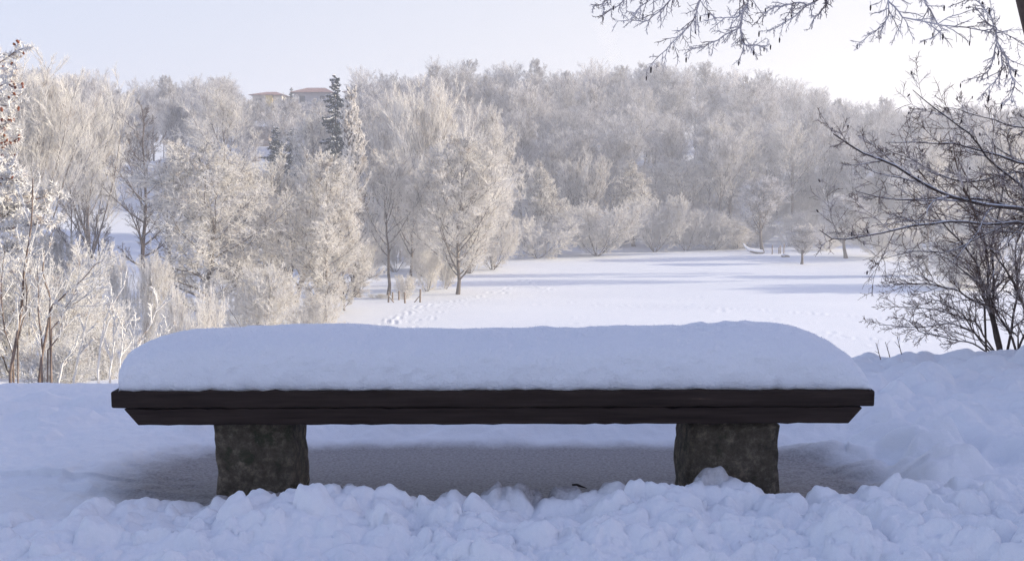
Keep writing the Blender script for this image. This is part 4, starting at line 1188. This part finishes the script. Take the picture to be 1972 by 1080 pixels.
xs_ = np.maximum.accumulate(xs_) + np.linspace(0, 1, NU) * .004
H = np.maximum(topz - zpl, .004)
v = np.linspace(0, 1, NV)
D = .425
# cross section: bulging front, rounded shoulders
yy = D * (.5 - .5 * np.cos(v * math.pi)) ** 1.0
pro = np.clip(np.sin(v * math.pi), 0, 1) ** .50
Yc = np.repeat(yy[None, :], NU, 0); Hc = H[:, None] * pro[None, :]
Xc = np.repeat(xs_[:, None], NV, 1)
# perspective: carry rear columns outwards so ends stay on the plank
# wind-carved dip behind the front shoulder and gentle swells
mid = sst((Xc + .45) / .3) * (1 - sst((Xc - .50) / .3))
dip = .046 * np.exp(-((Yc - .26) / .05) ** 2) * mid
sh = .012 * np.exp(-((Yc - .14) / .07) ** 2) * mid
Hc = Hc - (dip - sh) * pro[None, :]
Hc += pro[None, :] * (.006 * fbm(Xc * 4, Yc * 7, 3, 31) + .0022 * fbm(Xc * 18, Yc * 18 + Hc * 18, 3, 33)) * np.minimum(H[:, None] / .08, 1)
# small pecked marks near the right end
for (cx, cy, r, dd) in [(.62, .22, .035, .012), (.66, .16, .028, .012), (.60, .12, .02, .010), (.70, .25, .03, .008), (.64, .29, .025, .010)]:
    q = ((Xc - cx) / (r * 1.5)) ** 2 + ((Yc - cy) / r) ** 2
    Hc -= dd * np.exp(-q * 2) - .004 * np.exp(-(np.sqrt(q) - 1.4) ** 2 * 6)
Hc[:, 0] = -.002; Hc[:, -1] = -.002
# ragged lower lip
lipn = .0045 * fbm(xs_ * 55, xs_ * 0, 3, 40)
Hc[:, 1] = Hc[:, 1] + lipn; 
Yr = Yc + .0035 * fbm(Xc * 30, Hc * 40, 3, 44) - .004
Yr[:, 0] += .010
# ends pull in towards the plank ends
V = np.stack([Xc, YB + .006 + Yr, zpl[:, None] + Hc], -1).reshape(-1, 3)
i = np.arange(NU * NV).reshape(NU, NV)
F = np.stack([i[:-1, :-1], i[1:, :-1], i[1:, 1:], i[:-1, 1:]], -1).reshape(-1, 4)
bot = np.stack([i[:-1, -1], i[1:, -1], i[1:, 0], i[:-1, 0]], -1)
e0 = i[0, ::-1][None, :]; e1 = i[-1, :][None, :]
link('snow_cover', mesh_arr('snow_cover', V, [F, bot, e0, e1], [M_snow]), label='thick rounded cushion of untouched snow lying along the bench seat', category='snow')

# rime crystals along the crest of the cushion: short tufts
rg = np.random.RandomState(90)
n = 2600
iu = rg.randint(5, NU - 5, n); iv = rg.randint(int(NV * .30), int(NV * .95), n)
Vg = V.reshape(NU, NV, 3); B = Vg[iu, iv] - np.array([0, 0, .0015])
Dn = np.stack([rg.normal(0, .5, n), rg.normal(0, .5, n), np.ones(n)], 1); Dn = norm(Dn)
Pq = np.stack([B, B + Dn * rg.uniform(.003, .0075, n)[:, None]], 1)
sc_ = bpy.data.objects['snow_cover']
link('snow_crystals', build('snow_crystals', [spikes(Pq, np.full((n, 2), .0016))], M_snow, False), sc_)

# stick under the bench
p = at(1115, 915, 3.62)
zs = near_z(p[0], 3.62)
stick = thing('stick', 'short dark twig lying on the snow beneath the bench', 'stick', (p[0], 3.62, zs + .004))
q = np.array([[[-.022, .01, .006], [-.006, .003, .008], [.008, -.003, .004], [.026, -.01, .0]]])
link('stem', build('stick', [tubes(q, np.array([[.0035, .0045, .0035, .001]]), 6)], plain('dark_twig', (.03, .02, .018))), stick)

# ------------------------------------------------------------------ smoke and haze
def vol_mat(name, color, dens, aniso, vary=None):
    m = bpy.data.materials.new(name); m.use_nodes = True; nt = m.node_tree
    nt.nodes.clear()
    o = nt.nodes.new('ShaderNodeOutputMaterial'); v_ = nt.nodes.new('ShaderNodeVolumePrincipled')
    v_.inputs['Color'].default_value = (*color, 1); v_.inputs['Density'].default_value = dens; v_.inputs['Anisotropy'].default_value = aniso
    nt.links.new(v_.outputs[0], o.inputs['Volume'])
    return m
# faint smoke rising behind the hill
a0 = img_path([(1192, 150), (1186, 118), (1176, 92), (1166, 66), (1160, 40)], 12, 320)
Rsm = np.linspace(1.1, 3.6, 12) * (1 + .2 * np.sin(np.arange(12) * 1.9))
Vs_, Fs_ = tubes(a0[None], Rsm[None], 12)
caps = [np.arange(12)[None, ::-1], (np.arange(12) + 11 * 12)[None]]
link('smoke', mesh_arr('smoke', Vs_, [Fs_] + caps, [vol_mat('smoke', (1.0, .93, .88), .012, .3)]), kind='stuff')
HAZE = True
if HAZE:
    hz_ = boxm('haze', -420, 420, -30, 700, -14, 46, vol_mat('haze', (.95, .96, 1.0), .0015, .35))
    hz_['kind'] = 'stuff'
    hz_.display_type = 'WIRE'
